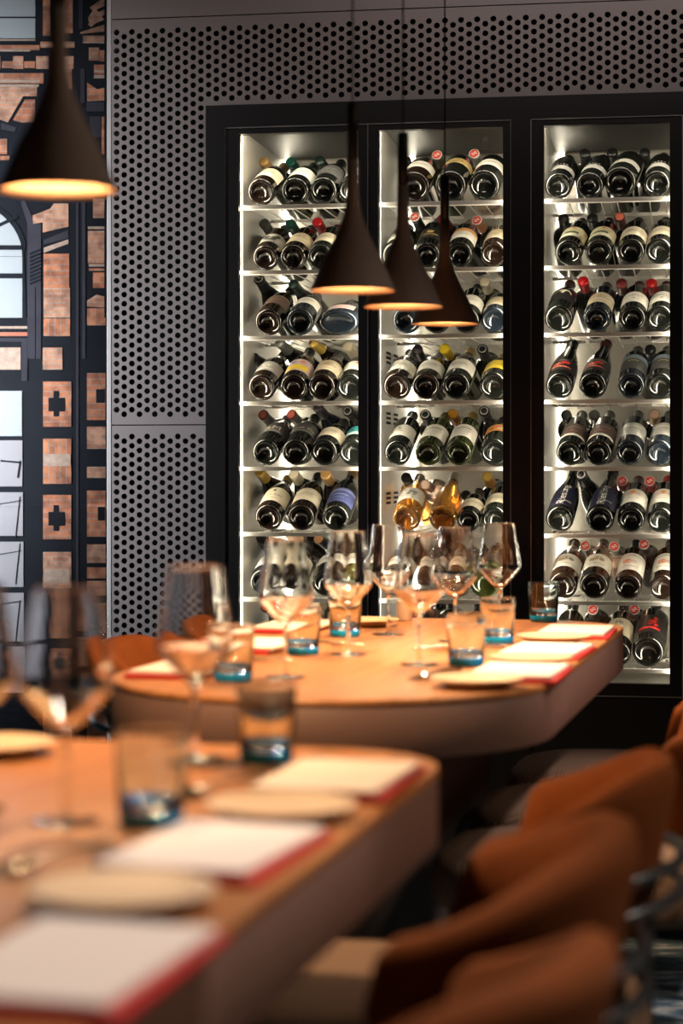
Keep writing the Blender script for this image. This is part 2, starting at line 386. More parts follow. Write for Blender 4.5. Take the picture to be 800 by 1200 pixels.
for y0, y1, m in ((447, 500, BR1), (514, 567, BR2), (580, 632, BR1), (647, 690, BR3), (700, 752, BR2), (765, 812, BR1), (824, 870, BR1)): rect(49.5, y0, 82.5, y1, m, P)
for y0 in (466, 600, 778):
    poly([(56, y0), (62, y0), (62, y0 - 8), (68, y0 - 8), (68, y0), (75, y0), (75, y0 + 16), (68, y0 + 16), (68, y0 + 22), (62, y0 + 22), (62, y0 + 16), (56, y0 + 16)], STEELP, 'printed_star_hole', 0.0042)
rect(50, 532, 82, 546, TAN, P, 0.0042); rect(51, 667, 81, 684, TAN, P, 0.0042); rect(50, 716, 82, 722, TAN, P, 0.0042)
for y0, y1, m in ((372, 381, BR2), (437, 492, BR1), (500, 526, BR3), (528, 546, STEELP), (547, 560, BR3), (575, 629, BR1), (638, 660, BR3), (665, 678, BR2), (681, 698, BR3), (707, 742, BR1), (750, 790, BR3), (800, 870, BR1)): rect(101, y0, 122.5, y1, m, P)
rect(112, 456, 122, 472, STEELP, 'printed_star_hole', 0.0042); rect(114, 594, 122, 610, STEELP, 'printed_star_hole', 0.0042)
mb = MB(); mb.box(u0m, u1m, MV - 0.012, MV - 0.006, 0.0, wz(592, MV, 60)); mb.box(u0m, u1m, MV - 0.012, MV - 0.006, wz(590.5, MV, 60), 3.0)
build('glass_cover', mb, pane_glass('cover_glass'), mural)

# ------------------------------------------------------------------ wine cabinets
FV = 0.0                                 # front of the doors
SV = 0.05                                # front of the shelves
DEPTH = 0.70
ZG0, ZG1 = wz(800, 0.02, 700), wz(152, 0.02, 515)
SHELF_Z = [wz(236.4, SV) - i * (wz(236.4, SV) - wz(780, SV)) / 7 for i in range(8)]
# black surround built into the wall
cabs = [  # door outline left/right px, glass left/right px
    ('left', 264.5, 430.5, 279.5, 419.5), ('middle', 431.5, 598.0, 443.0, 589.0), ('right', 622.5, 799.0, 637.0, 784.5)]
DT = wz(146, 0, 430); DB = wz(815, 0, 700)
us0 = wu(241, -0.005); us1 = uR
zs1 = wz(119.5, 0, 400)
mb = MB()
mb.box(us0, wu(264, 0), -0.006, 0.60, 0, zs1); mb.box(wu(264, 0), us1, -0.006, 0.60, DT + 0.003, zs1)
mb.box(wu(598.6, 0), wu(621.6, 0), -0.006, 0.03, 0, DT + 0.003); mb.box(wu(800.2, 0), us1, -0.006, 0.03, 0, DT + 0.003)
tag(wallobj(build('trim_2', mb, BLACK)), kind='structure')
mb = MB(); mb.box(us0, us1, 0.78, 0.82, 0, 2.6)
tag(wallobj(build('trim_3', mb, DBLACK)), kind='structure')
SLOTM = mat('dark_slot', (0.01, 0.01, 0.01), 0.8)
DECAL = mat('grey_decal', (0.10, 0.09, 0.08), 0.6)
RWALL = {'left': 0.030, 'middle': 0.055, 'right': 0.055}
WALLS = {k: (wu(g0) - 0.002, wu(g1) + RWALL[k] - 0.002) for k, a, b, g0, g1 in cabs}
def cabinet(side, a, b, g0, g1):
    d = {'left': 'leftmost black glass door wine cabinet nearest the perforated panel',
         'middle': 'middle black glass door wine cabinet holding the orange wine bottles',
         'right': 'right hand black glass door wine cabinet beyond the wide black post'}[side]
    t = thing('wine_cabinet', d, 'wine cabinet', group=None); wallobj(t)
    A, B, G0, G1 = wu(a), wu(b), wu(g0), wu(g1)
    # door: frame, silver edge line, pane
    mb = MB()
    mb.box(A, G0, 0, 0.03, DB, DT); mb.box(G1, B, 0, 0.03, DB, DT); mb.box(G0, G1, 0, 0.03, ZG1, DT); mb.box(G0, G1, 0, 0.03, DB, ZG0)
    door = build('door', mb, BLACK, t)
    mb = MB(); e = 0.0022
    mb.box(A - e, B + e, -0.004, -0.001, DT, DT + e); mb.box(A - e, A, -0.004, -0.001, DB, DT); mb.box(B, B + e, -0.004, -0.001, DB, DT); mb.box(A - e, B + e, -0.004, -0.001, DB - e, DB)
    build('silver_edge', mb, SILVER, door)
    mb = MB(); mb.box(G0, G1, 0.012, 0.018, ZG0, ZG1); build('glass_pane', mb, pane_glass('door_glass'), door)
    mb = MB(); mb.box(A, B, 0.0, 0.55, 0.02, DB - 0.004); build('base_panel', mb, BLACK, t)
    I0, I1 = G0 - 0.018, G1 + 0.018
    zb, zt = ZG0 - 0.01, ZG1 + 0.03; RW = RWALL[side]; I1 = G1 + RW
    mb = MB(); mb.box(I0 - 0.004, I1 + 0.004, DEPTH - 0.01, DEPTH - 0.002, zb, zt); build('back_panel', mb, INTERIOR, t)
    J0 = I0
    for x0, x1, y0, y1 in ((J0 - 0.004, J0, J0, G0 - 0.004), (G1 + RW, G1 + RW + 0.004, G1 + RW, G1 + RW + 0.001)):
        mb = MB(); mb.box(x0, x1, 0.032, 0.056, zb, zt); mb.box(y0, y1, 0.056, 0.060, zb, zt)
        q = G0 - 0.004 if x0 < J0 else G1 + RW
        mb.box(q - 0.002, q + 0.002, 0.060, DEPTH - 0.01, zb, zt); build('side_panel', mb, INTERIOR, t)
    I0, I1 = G0 - 0.002, G1 + RW - 0.002
    mb = MB(); mb.box(I0, I1, 0.032, DEPTH - 0.01, zt - 0.004, zt); mb.box(I0 + 0.022, I1, DEPTH - 0.06, DEPTH - 0.01, zt - 0.075, zt - 0.004)
    mb.box(I0, I0 + 0.012, 0.15, DEPTH - 0.09, zt - 0.010, zt - 0.004)
    build('top_panel', mb, INTERIOR, t)
    mb = MB(); mb.box(I0, I1, 0.032, DEPTH - 0.01, zb - 0.004, zb); build('bottom_panel', mb, INTERIOR, t)
    mb = MB(); mb.box(I0 + 0.002, I0 + 0.016, DEPTH - 0.022, DEPTH - 0.011, zb + 0.02, zt - 0.006); build('led_strip', mb, LED, t)
    for i, z in enumerate(SHELF_Z):
        mb = MB(); mb.bbox(I0 + 0.002, I1 - 0.002, SV - 0.012, SV + 0.012, z - 0.011, z, 0.002)
        sh = build('shelf', mb, SHELFM, t)
        mb = MB(); mb.bbox(I0 + 0.002, I1 - 0.002, 0.37, 0.385, z - 0.010, z - 0.001, 0.002); build('rear_rail', mb, STEEL, sh)
        mb = MB(); n = 9
        for k in range(n):
            x = I0 + 0.02 + (I1 - I0 - 0.04) * k / (n - 1)
            mb.tube([(x, SV + 0.008, z - 0.005), (x, DEPTH - 0.03, z - 0.005)], 0.0018, 5)
        tag(build('shelf_wires', mb, STEEL, sh), kind='stuff')
    if side == 'middle':
        mb = MB()
        for py in (420 - 5, 490 - 5, 583 - 5):
            for r_ in range(3):
                for k in range(8):
                    if k in (3, 4): continue
                    y = 0.17 + k * 0.030; zz = wz(py, 0.25, 455) - r_ * 0.0135 * 1.0
                    mb.box(I0, I0 + 0.0015, y, y + 0.020, zz - 0.0035, zz + 0.0035)
        for k in range(16): mb.box(I0, I0 + 0.0015, 0.43, 0.45, wz(172 + k * 2.7, 0.44, 463) - 0.002, wz(172 + k * 2.7, 0.44, 463) + 0.002)
        tag(build('vent_slots', mb, SLOTM, t), kind='stuff')
        mb = MB(); x0 = wu(565); z0 = wz(165, 0, 568)
        for k in range(4): mb.box(x0 + 0.0005 + k * 0.003, x0 + 0.002 + k * 0.003, 0.0100, 0.0118, z0, z0 + 0.010)
        mb.box(x0 - 0.001, x0 + 0.0125, 0.0100, 0.0118, z0 + 0.008, z0 + 0.012)
        mb.box(x0, x0 + 0.001, 0.01, 0.0118, z0 - 0.014, z0); mb.box(x0 + 0.0105, x0 + 0.0115, 0.01, 0.0118, z0 - 0.014, z0); mb.box(x0, x0 + 0.0115, 0.01, 0.0118, z0 - 0.015, z0 - 0.014)
        for k in range(11):
            if k in (2, 5): continue
            mb.box(x0 - 0.020 + k * 0.0048, x0 - 0.017 + k * 0.0048, 0.0100, 0.0118, z0 - 0.022, z0 - 0.0195)
        build('door_emblem', mb, DECAL, door)
    # the cabinet's own lights: slim lamps behind the door stiles and along the top
    h = ZG1 - ZG0; zc = (ZG0 + ZG1) / 2; P_ = {'left': 8.5, 'middle': 6.0, 'right': 6.0}[side]
    for x, tx in ((G0 - 0.010, G1 + 0.05), (G1 + 0.010, G0 - 0.05)):
        o = area('cabinet_lamp', wall_pt(x, 0.034, zc), (0, 0, 0), 0.012, h, P_ * 0.80, (1.0, 0.87, 0.67))
        dirv = wall_pt(tx, 0.36, zc) - wall_pt(x, 0.036, zc)
        z_ax = -dirv.normalized(); y_ax = Vector((0, 0, 1)); x_ax = y_ax.cross(z_ax)
        o.rotation_euler = Matrix((x_ax, y_ax, z_ax)).transposed().to_euler()
    o = area('cabinet_lamp', wall_pt((G0 + G1) / 2, 0.05, zt - 0.010), (0, 0, 0), G1 - G0, 0.015, P_ * 0.26, (1.0, 0.87, 0.67)); aim(o, wall_pt((G0 + G1) / 2, 0.35, zt - 0.6))
    o = area('cabinet_lamp', wall_pt(I0 + 0.03, DEPTH - 0.03, zc), (0, 0, 0), 0.012, h, P_ * 0.20, (1.0, 0.87, 0.67))
    dirv = wall_pt(G1, DEPTH - 0.1, zc) - wall_pt(I0 + 0.03, DEPTH - 0.03, zc); z_ax = -dirv.normalized(); y_ax = Vector((0, 0, 1)); x_ax = y_ax.cross(z_ax)
    o.rotation_euler = Matrix((x_ax, y_ax, z_ax)).transposed().to_euler()
    return t
for c in cabs: cabinet(*c)
# ------------------------------------------------------------------ wine bottles
BR = 0.0375
PROF = {
 'bordeaux': [(0, .022), (.014, .019), (.024, .008), (.0285, .0006), (.031, 0), (.0345, .0018), (.0368, .006), (BR, .012), (BR, .10), (BR, .186), (.0362, .198), (.030, .211), (.0215, .224), (.0165, .236), (.0148, .250), (.0138, .285), (.0138, .288), (.0152, .290), (.0152, .297), (.0135, .30), (0, .30)],
 'burgundy': [(0, .024), (.016, .020), (.026, .008), (.0305, .0006), (.033, 0), (.0365, .0018), (.039, .007), (.0398, .014), (.0398, .09), (.0396, .142), (.038, .160), (.0325, .186), (.0245, .212), (.0185, .234), (.0158, .250), (.0140, .285), (.0140, .288), (.0154, .290), (.0154, .297), (.0135, .30), (0, .30)],
 'tall': [(0, .024), (.016, .020), (.026, .008), (.0295, .0006), (.032, 0), (.0355, .0018), (.038, .007), (.0388, .014), (.0385, .09), (.0370, .125), (.0325, .165), (.0255, .205), (.0195, .238), (.0165, .260), (.0150, .298), (.0150, .301), (.0162, .303), (.0162, .312), (.0140, .315), (0, .315)],
 'magnum': [(0, .026), (.018, .022), (.030, .009), (.0345, .0007), (.0375, 0), (.0415, .002), (.0438, .008), (.0443, .015), (.0443, .11), (.0443, .190), (.0430, .206), (.0350, .224), (.0240, .240), (.0178, .254), (.0155, .268), (.0145, .298), (.0145, .301), (.0158, .303), (.0158, .312), (.0140, .315), (0, .315)],
 'small': [(0, .020), (.012, .017), (.021, .007), (.0250, .0006), (.0272, 0), (.0302, .0018), (.0325, .006), (.0330, .012), (.0330, .08), (.0330, .138), (.0315, .150), (.0255, .165), (.0185, .182), (.0150, .198), (.0138, .212), (.0130, .238), (.0130, .241), (.0144, .243), (.0144, .249), (.0130, .252), (0, .252)],
 'flask': [(0, .014), (.014, .012), (.024, .005), (.0285, .0005), (.030, 0), (.034, .0018), (.0372, .007), (.0385, .02), (.0390, .06), (.0380, .10), (.033, .135), (.025, .16), (.018, .178), (.0155, .19), (.0148, .20), (.0140, .225), (.0140, .228), (.0154, .23), (.0154, .237), (.0135, .24), (0, .24)],
}
RAD = {k: max(r for r, z in p) for k, p in PROF.items()}
LEN = {k: p[-1][1] for k, p in PROF.items()}
SXF = {'flask': (0.92, 1.52)}
GLASSC = {
 'dark': mat('bottle_glass_dark', (0.006, 0.007, 0.006), 0.07, var=0.2, vscale=20, spec=0.6),
 'green': mat('bottle_glass_green', (0.035, 0.045, 0.010), 0.06, var=0.3, vscale=12, spec=0.6, **{'Transmission Weight': 0.25}),
 'brown': mat('bottle_glass_brown', (0.011, 0.006, 0.004), 0.07, var=0.3, vscale=12, spec=0.6),
 'bluish': mat('bottle_glass_bluish', (0.011, 0.016, 0.024), 0.10, var=0.3, vscale=12, spec=0.6),
 'orange': mat('bottle_orange_wine', (0.95, 0.42, 0.075), 0.02, var=0.15, vscale=14, spec=0.6, **{'Transmission Weight': 0.85}),
 'pink': mat('bottle_pale_rose_wine', (0.80, 0.58, 0.46), 0.03, var=0.2, vscale=14, spec=0.6, **{'Transmission Weight': 0.8}),
}
GNAME = {'dark': 'dark', 'green': 'green', 'brown': 'brown', 'bluish': 'blue-black', 'orange': 'orange', 'pink': 'rose'}
def pm(n, c, r=0.55): return mat('label_' + n, c, r, var=0.07, vscale=90)
PAL = {'cream': pm('cream', (0.66, 0.58, 0.44)), 'white': pm('white', (0.72, 0.69, 0.62)), 'black': pm('black', (0.012, 0.012, 0.013), 0.4), 'darkgrey': pm('darkgrey', (0.05, 0.05, 0.05)),
 'grey': pm('grey', (0.30, 0.29, 0.26)), 'ink': pm('ink', (0.03, 0.028, 0.026)), 'softink': pm('softink', (0.22, 0.20, 0.17)), 'brown': pm('brown', (0.09, 0.055, 0.045)),
 'yellow': pm('yellow', (0.75, 0.55, 0.03)), 'pink': pm('pink', (0.55, 0.42, 0.42)), 'blue': pm('blue', (0.05, 0.06, 0.17)), 'lightblue': pm('lightblue', (0.20, 0.24, 0.42)),
 'teal': pm('teal', (0.05, 0.42, 0.47)), 'red': pm('red', (0.62, 0.03, 0.025)), 'gold': pm('gold', (0.50, 0.36, 0.12), 0.35), 'orange': pm('orange', (0.72, 0.30, 0.06)),
 'green': pm('green', (0.045, 0.10, 0.05)), 'tan': pm('tan', (0.36, 0.26, 0.14)), 'slate': pm('slate', (0.22, 0.28, 0.37)), 'silver': pm('silver', (0.38, 0.37, 0.35), 0.35), 'navy': pm('navy', (0.010, 0.012, 0.035), 0.4), 'palered': pm('palered', (0.70, 0.18, 0.12))}
def cm(n, c, r=0.35): return mat('capsule_' + n, c, r, 0.15, var=0.1, vscale=60)
CAPS = {'tan': cm('tan', (0.50, 0.29, 0.10)), 'gold': cm('gold', (0.58, 0.38, 0.08)), 'green': cm('green', (0.006, 0.060, 0.045)), 'dark-green': cm('dark_green', (0.008, 0.022, 0.018)), 'black': cm('black', (0.010, 0.010, 0.011)),
 'grey': cm('grey', (0.12, 0.12, 0.11)), 'red': cm('red', (0.55, 0.010, 0.015)), 'dark-red': cm('dark_red', (0.13, 0.012, 0.015)), 'cream': cm('cream', (0.60, 0.53, 0.38)), 'plum': cm('plum', (0.035, 0.025, 0.035)), 'olive': cm('olive', (0.13, 0.12, 0.05)),
 'clear': cm('clear', (0.48, 0.46, 0.42)), 'yellow': cm('yellow', (0.72, 0.50, 0.015)), 'amber': cm('amber', (0.55, 0.25, 0.02)), 'copper': cm('copper', (0.40, 0.16, 0.07)), 'cork': cm('cork', (0.42, 0.22, 0.11)), 'pinkish': cm('pinkish', (0.42, 0.27, 0.20)), 'silver': cm('silver', (0.45, 0.43, 0.38))}
# label styles: base colour, z0, z1, half width in degrees, decor
L3 = [('line', 0.0, .5, .55, .045, 'softink'), ('line', 0.0, .62, .65, .06, 'softink'), ('line', 0.0, .38, .40, .05, 'softink')]
LAB = {
 'cream': ('cream', .045, .125, 78, L3), 'white': ('white', .045, .125, 78, L3), 'highwhite': ('white', .07, .135, 75, L3),
 'sketch': ('grey', .045, .125, 80, [('blob', -.012, .6, .010, .016, 'ink'), ('blob', .012, .45, .008, .020, 'ink'), ('blob', 0, .75, .012, .008, 'white'), ('blob', .022, .7, .006, .014, 'ink'), ('blob', -.026, .4, .006, .012, 'white'), ('blob', .002, .28, .014, .005, 'ink')]),
 'dark': ('darkgrey', .05, .14, 75, [('line', 0, .60, .63, .05, 'grey'), ('line', 0, .50, .52, .04, 'grey'), ('line', 0.0, .30, .32, .045, 'grey')]),
 'brown': ('brown', .06, .13, 70, [('line', 0, .55, .58, .04, 'tan'), ('line', 0, .93, .98, .08, 'grey')]),
 'mosaic': ('pink', .04, .13, 80, [('rect', -.032, .034, .12, .50, 'yellow'), ('blob', -.014, .72, .008, .008, 'lightblue'), ('blob', .012, .75, .009, .008, 'palered'), ('blob', .0, .85, .007, .006, 'cream')]),
 'initials': ('grey', .045, .12, 75, [('text', 'LY', 0, .45, .026, 'white'), ('line', 0, .2, .25, .05, 'white')]),
 'bigand': ('darkgrey', .075, .155, 85, [('text', '&M', 0, .30, .036, 'cream'), ('line', 0, .10, .16, .07, 'grey')]),
 'bigmont': ('darkgrey', .075, .155, 85, [('text', 'Mont Ca', 0, .30, .024, 'cream'), ('line', 0, .10, .16, .08, 'grey')]),
 'script': ('cream', .04, .135, 80, [('text', 'Jean Ado', 0, .40, .015, 'ink'), ('blob', 0, .78, .005, .007, 'ink'), ('line', 0, .2, .23, .03, 'softink')]),
 'blue': ('blue', .035, .12, 78, [('rect', -.05, .05, .78, .92, 'lightblue'), ('line', 0, .5, .58, .05, 'lightblue'), ('line', 0, .3, .34, .035, 'lightblue')]),
 'teal': ('teal', .05, .135, 80, [('rect', -.06, .06, .02, .30, 'white'), ('text', 'A', -.014, .38, .030, 'ink')]),
 'whitered': ('white', .045, .12, 78, [('blob', .01, .75, .006, .006, 'red'), ('line', 0, .45, .48, .04, 'softink')]),
 'archgold': ('gold', .10, .15, 82, [('blob', 0, .5, .022, .018, 'brown'), ('blob', 0, .5, .014, .012, 'gold'), ('line', 0, .02, .08, .1, 'cream')]),
 'emblem': ('black', .05, .14, 75, [('blob', 0, .6, .010, .012, 'gold'), ('line', 0, .35, .42, .045, 'gold'), ('line', 0, .22, .25, .03, 'gold')]),
 'whiteorange': ('white', .05, .14, 80, [('rect', -.05, .05, .72, .95, 'orange'), ('line', 0, .4, .43, .04, 'softink')]),
 'creamgold': ('cream', .045, .14, 80, [('rect', -.05, .05, .75, .88, 'gold'), ('blob', 0, .5, .012, .008, 'gold'), ('line', 0, .28, .31, .05, 'softink')]),
 'initial': ('white', .05, .13, 72, [('text', 'S', -.004, .50, .026, 'ink'), ('line', -.004, .38, .41, .02, 'ink')]),
 'chateau': ('white', .045, .135, 80, [('line', 0, .66, .74, .05, 'softink'), ('line', 0, .5, .53, .055, 'softink'), ('line', 0, .36, .38, .045, 'softink'), ('line', 0, .2, .22, .03, 'softink')]),
 'picture': ('orange', .08, .14, 75, [('blob', 0.0, .6, .014, .014, 'palered'), ('blob', .01, .4, .010, .008, 'cream'), ('blob', -.016, .35, .008, .008, 'green')]),
 'flower': ('white', .055, .135, 72, [('blob', .004, .66, .010, .010, 'grey'), ('blob', .014, .58, .007, .008, 'softink'), ('blob', -.004, .45, .006, .007, 'softink'), ('blob', .012, .40, .005, .006, 'grey'), ('line', -.02, .3, .33, .014, 'softink')]),
 'yellow': ('yellow', .05, .135, 80, [('line', 0, .6, .66, .06, 'gold'), ('line', 0, .42, .46, .06, 'brown')]),
 'strip': ('silver', .055, .095, 78, [('line', -.020, 1.12, 1.28, .006, 'silver'), ('line', -.011, 1.15, 1.31, .006, 'silver'), ('line', -.002, 1.17, 1.33, .006, 'silver'), ('line', .007, 1.16, 1.32, .006, 'silver'), ('line', .016, 1.13, 1.29, .006, 'silver')]),
 'greyband': ('grey', .06, .10, 75, [('line', 0, .4, .5, .05, 'silver')]),
 'greenband': ('creamy', .045, .13, 80, [('rect', -.035, .020, .32, .52, 'green'), ('rect', -.036, .036, .10, .26, 'white'), ('blob', .004, .84, .006, .005, 'red')]),
 'halfmoon': ('black', .06, .15, 60, [('half', 0, .55, .026, .030, 'cream')]),
 'ornate': ('cream', .045, .13, 80, [('rect', -.04, .04, .82, .90, 'gold'), ('line', 0, .5, .56, .06, 'tan'), ('blob', 0, .65, .018, .006, 'tan'), ('line', 0, .14, .20, .08, 'gold')]),
 'lettered': ('white', .045, .13, 78, [('text', 'FABELT', 0, .58, .016, 'softink'), ('blob', 0, .36, .004, .004, 'softink')]),
 'redsplash': ('black', .03, .11, 75, [('blob', -.012, .50, .018, .009, 'palered'), ('blob', .010, .62, .014, .008, 'red'), ('line', 0, .25, .33, .06, 'palered'), ('line', .004, .8, .85, .05, 'grey')]),
 'blueband': ('darkgrey', .045, .16, 80, [('rect', -.052, .052, .72, .98, 'slate'), ('line', 0, .55, .60, .03, 'gold')]),
 'rosered': ('brown', .045, .135, 80, [('rect', -.048, .048, .0, .16, 'white'), ('line', 0, .7, .74, .05, 'grey'), ('blob', 0, .42, .02, .012, 'palebrown')]),
 'silver': ('silver', .05, .14, 78, [('line', 0, .7, .78, .05, 'white'), ('line', 0, .5, .55, .06, 'grey'), ('line', 0, .3, .33, .04, 'grey')]),
 'cursive': ('navy', .02, .15, 70, [('vtext', 'Riesling', 0.0, .12, .030, 'white'), ('line', .02, .2, .23, .02, 'silver')]),
 'redplant': ('white', .045, .14, 80, [('blob', 0, .70, .018, .006, 'palered'), ('blob', 0, .80, .008, .007, 'orange'), ('line', 0, .62, .64, .055, 'palered'), ('line', 0, .3, .32, .03, 'softink')]),
 'tree': ('white', .05, .135, 80, [('blob', 0, .66, .020, .012, 'tan'), ('blob', -.012, .55, .010, .010, 'tan'), ('blob', .014, .58, .008, .010, 'softink'), ('line', 0, .22, .25, .05, 'softink')]),
 'redflower': ('white', .04, .15, 80, [('blob', -.008, .52, .014, .014, 'palered'), ('blob', .010, .50, .009, .012, 'pink'), ('blob', -.008, .52, .006, .006, 'orange'), ('rect', -.05, .05, .84, .87, 'softink'), ('line', 0, .2, .23, .05, 'softink')]),
 'letters': ('cream', .05, .15, 75, [('text', 'MI', 0, .66, .022, 'ink')]),
 'redanimal': ('black', .04, .15, 78, [('blob', .006, .62, .012, .010, 'red'), ('blob', .014, .78, .006, .009, 'red'), ('blob', .0, .46, .008, .008, 'red'), ('line', 0, .18, .30, .06, 'red'), ('blob', .016, .42, .006, .008, 'red')]),
}
PAL['creamy'] = pm('creamy', (0.64, 0.58, 0.36)); PAL['palebrown'] = pm('palebrown', (0.20, 0.09, 0.07))
LNAME = {'cream': 'cream', 'white': 'white', 'highwhite': 'high-set white', 'sketch': 'sketched grey', 'dark': 'black', 'brown': 'brown', 'mosaic': 'pink-and-yellow', 'initials': 'grey', 'bigand': 'big-lettered black', 'bigmont': 'big-lettered black', 'script': 'hand-scripted cream', 'blue': 'blue', 'teal': 'teal-and-white', 'whitered': 'white', 'archgold': 'arched gold', 'emblem': 'black gold-emblem', 'whiteorange': 'white-and-orange', 'creamgold': 'cream-and-gold', 'initial': 'single-initial white', 'chateau': 'white', 'picture': 'orange picture', 'flower': 'grey-flowered white', 'yellow': 'yellow', 'strip': 'narrow pale', 'greyband': 'narrow grey', 'greenband': 'green-banded cream', 'halfmoon': 'half-moon cream', 'ornate': 'ornate cream', 'lettered': 'lettered white', 'redsplash': 'red-splashed black', 'blueband': 'blue-banded dark', 'rosered': 'brown-and-white', 'silver': 'silver', 'cursive': 'cursive dark', 'redplant': 'red-leaf white', 'tree': 'tan-tree white', 'redflower': 'red-flower white', 'letters': 'cream lettered', 'redanimal': 'red-animal black'}
_mc = {}
def body_mesh(shape, g):
    k = ('b', shape, g)
    if k not in _mc:
        mb = MB(); sx, sy = SXF.get(shape, (1, 1)); mb.lathe(PROF[shape], 22, 0, sx, sy); _mc[k] = mb.mesh('bottle_body', [GLASSC[g]])
    return _mc[k]
def capsule_mesh(shape, c):
    k = ('c', shape, c)
    if k not in _mc:
        p = PROF[shape]; L = LEN[shape]; pr = [(r + .0006, z + (.0006 if r == 0 or z >= L else 0)) for r, z in p if z > L - .062]
        pr = [(r, z) for r, z in pr[:-1]] + [(0, L + .0007)]
        mb = MB(); mb.lathe(pr, 16); _mc[k] = mb.mesh('capsule', [CAPS[c]])
    return _mc[k]
def seal_mesh(shape, kind):
    k = ('s', shape, kind)
    if k not in _mc:
        L = LEN[shape] + .0009; mb = MB(); r = .0152
        mb.lathe([(r, L - .002), (r, L), (0, L + .0002)], 16, 0)
        if kind == 'disc':
            mb.lathe([(.0125, L + .0003), (0, L + .0005)], 16, 1)
            for x0, y0, y1 in ((0, -.0085, .0085), (.0046, -.0065, .0015), (-.0046, -.0015, .0065)): mb.box(x0 - .0012, x0 + .0012, y0, y1, L + .0004, L + .0009, 0)
            ms = [PAL['white'], PAL['red']]
        elif kind == 'darkdisc':
            mb.lathe([(.0120, L + .0003), (0, L + .0005)], 16, 1)
            ms = [CAPS['dark-red'], PAL['palered']]
        elif kind == 'ring':
            mb.lathe([(.0122, L + .0003), (.0092, L + .0006)], 16, 1)
            ms = [CAPS['black'], PAL['silver']]
        else:
            mb.lathe([(.0120, L + .0003), (0, L + .0005)], 16, 1)
            ms = [CAPS[kind], CAPS[kind]]
        _mc[k] = mb.mesh('seal', ms)
    return _mc[k]
_tx = {}
def text_tris(s):
    if s not in _tx:
        cu = bpy.data.curves.new('lettering', 'FONT'); cu.body = s; cu.size = 1.0; cu.align_x = 'CENTER'; cu.resolution_u = 3
        o = bpy.data.objects.new('lettering', cu); me = bpy.data.meshes.new_from_object(o)
        _tx[s] = ([v.co.copy() for v in me.vertices], [tuple(p.vertices) for p in me.polygons])
        bpy.data.objects.remove(o); bpy.data.meshes.remove(me)
    return _tx[s]
def label_mesh(shape, style):
    k = ('l', shape, style)
    if k in _mc: return _mc[k]
    base, z0, z1, half, decor = LAB[style]
    sx, sy = SXF.get(shape, (1, 1)); prof = PROF[shape]; sc_ = LEN[shape] / .30
    z0 *= sc_; z1 *= sc_
    if shape == 'flask': half = 40
    def rad(z):
        for (r0, a), (r1, b) in zip(prof[6:-1], prof[7:]):
            if a <= z <= b and b > a: return r0 + (r1 - r0) * (z - a) / (b - a)
        return RAD[shape]
    def W(s, z, h):
        r = rad(z) + h; t = s / RAD[shape]
        return (r * math.cos(t) * sx, r * math.sin(t) * sy, z)
    H = R(half) * RAD[shape]; mb = MB(); mats = [PAL[base]]
    def mi(c):
        if PAL[c] not in mats: mats.append(PAL[c])
        return mats.index(PAL[c])
    def patch(s0, s1, a, b, h, m):
        s0 = max(s0, -H); s1 = min(s1, H); ns = max(2, int((s1 - s0) / .008)); nz = max(1, int((b - a) / .02))
        v = [W(s0 + (s1 - s0) * i / ns, a + (b - a) * j / nz, h) for j in range(nz + 1) for i in range(ns + 1)]
        f = [(j * (ns + 1) + i, j * (ns + 1) + i + 1, (j + 1) * (ns + 1) + i + 1, (j + 1) * (ns + 1) + i) for j in range(nz) for i in range(ns)]
        mb.add(v, f, m, True)
    patch(-H, H, z0, z1, .0004, 0)
    for q, d in enumerate(decor):
        h = .0007 + .00012 * q; zh = z1 - z0
        if d[0] == 'rect': patch(d[1], d[2], z0 + d[3] * zh, z0 + d[4] * zh, h, mi(d[5]))
        elif d[0] == 'line': patch(d[1] - d[4] / 2, d[1] + d[4] / 2, z0 + d[2] * zh, z0 + d[3] * zh, h, mi(d[5]))
        elif d[0] in ('blob', 'half'):
            n = 14; c = z0 + d[2] * zh
            rng = random.Random(q * 7 + len(style)); v = [W(d[1], c, h)]
            tot = 2 * PI if d[0] == 'blob' else PI
            for i in range(n + 1):
                t = tot * i / n; wob = 1 if d[0] == 'half' else (0.8 + 0.35 * rng.random())
                v.append(W(d[1] + math.cos(t) * d[3] * wob, c + math.sin(t) * d[4] * wob, h))
            mb.add(v, [(0, i + 1, i + 2) for i in range(n)], mi(d[5]))
        else:
            vs_, fs = text_tris(d[1]); sz = d[4]
            if d[0] == 'text': v = [W(d[2] + p.x * sz, z0 + d[3] * zh + p.y * sz, h) for p in vs_]
            else:
                wl = max(p.x for p in vs_) - min(p.x for p in vs_); k2 = zh * .92 / (wl * sz)
                v = [W(d[2] - (p.y - 0.35) * sz + .25 * (p.x) * 0, z0 + zh / 2 + p.x * sz * k2, h) for p in vs_]
            mb.add(v, fs, mi(d[5]))
    _mc[k] = mb.mesh('label', mats)
    return _mc[k]
ORD = ['leftmost', 'second', 'third', 'fourth', 'fifth', 'sixth']
ROWN = ['top', 'second', 'third', 'fourth', 'fifth', 'sixth', 'seventh', 'bottom']
def bottle_matrix(B, T):
    a = (T - B).normalized(); up = Vector((0, 0, 1)); x = (up - a * up.dot(a)).normalized(); y = a.cross(x)
    M = Matrix((x, y, a)).transposed().to_4x4(); M.translation = B
    return M
def put_bottle(M, shape, g, cap, label, style=None, seal=None, group=None):
    t = bpy.data.objects.new('wine_bottle', None); C.objects.link(t); t.matrix_world = M; t.empty_display_size = 0.05
    tag(t, label, 'wine bottle', group)
    link('bottle_body', body_mesh(shape, g), t)
    if cap: link('capsule', capsule_mesh(shape, cap), t)
    if style: link('label', label_mesh(shape, style), t)
    if seal: link('seal', seal_mesh(shape, seal), t)
    return t
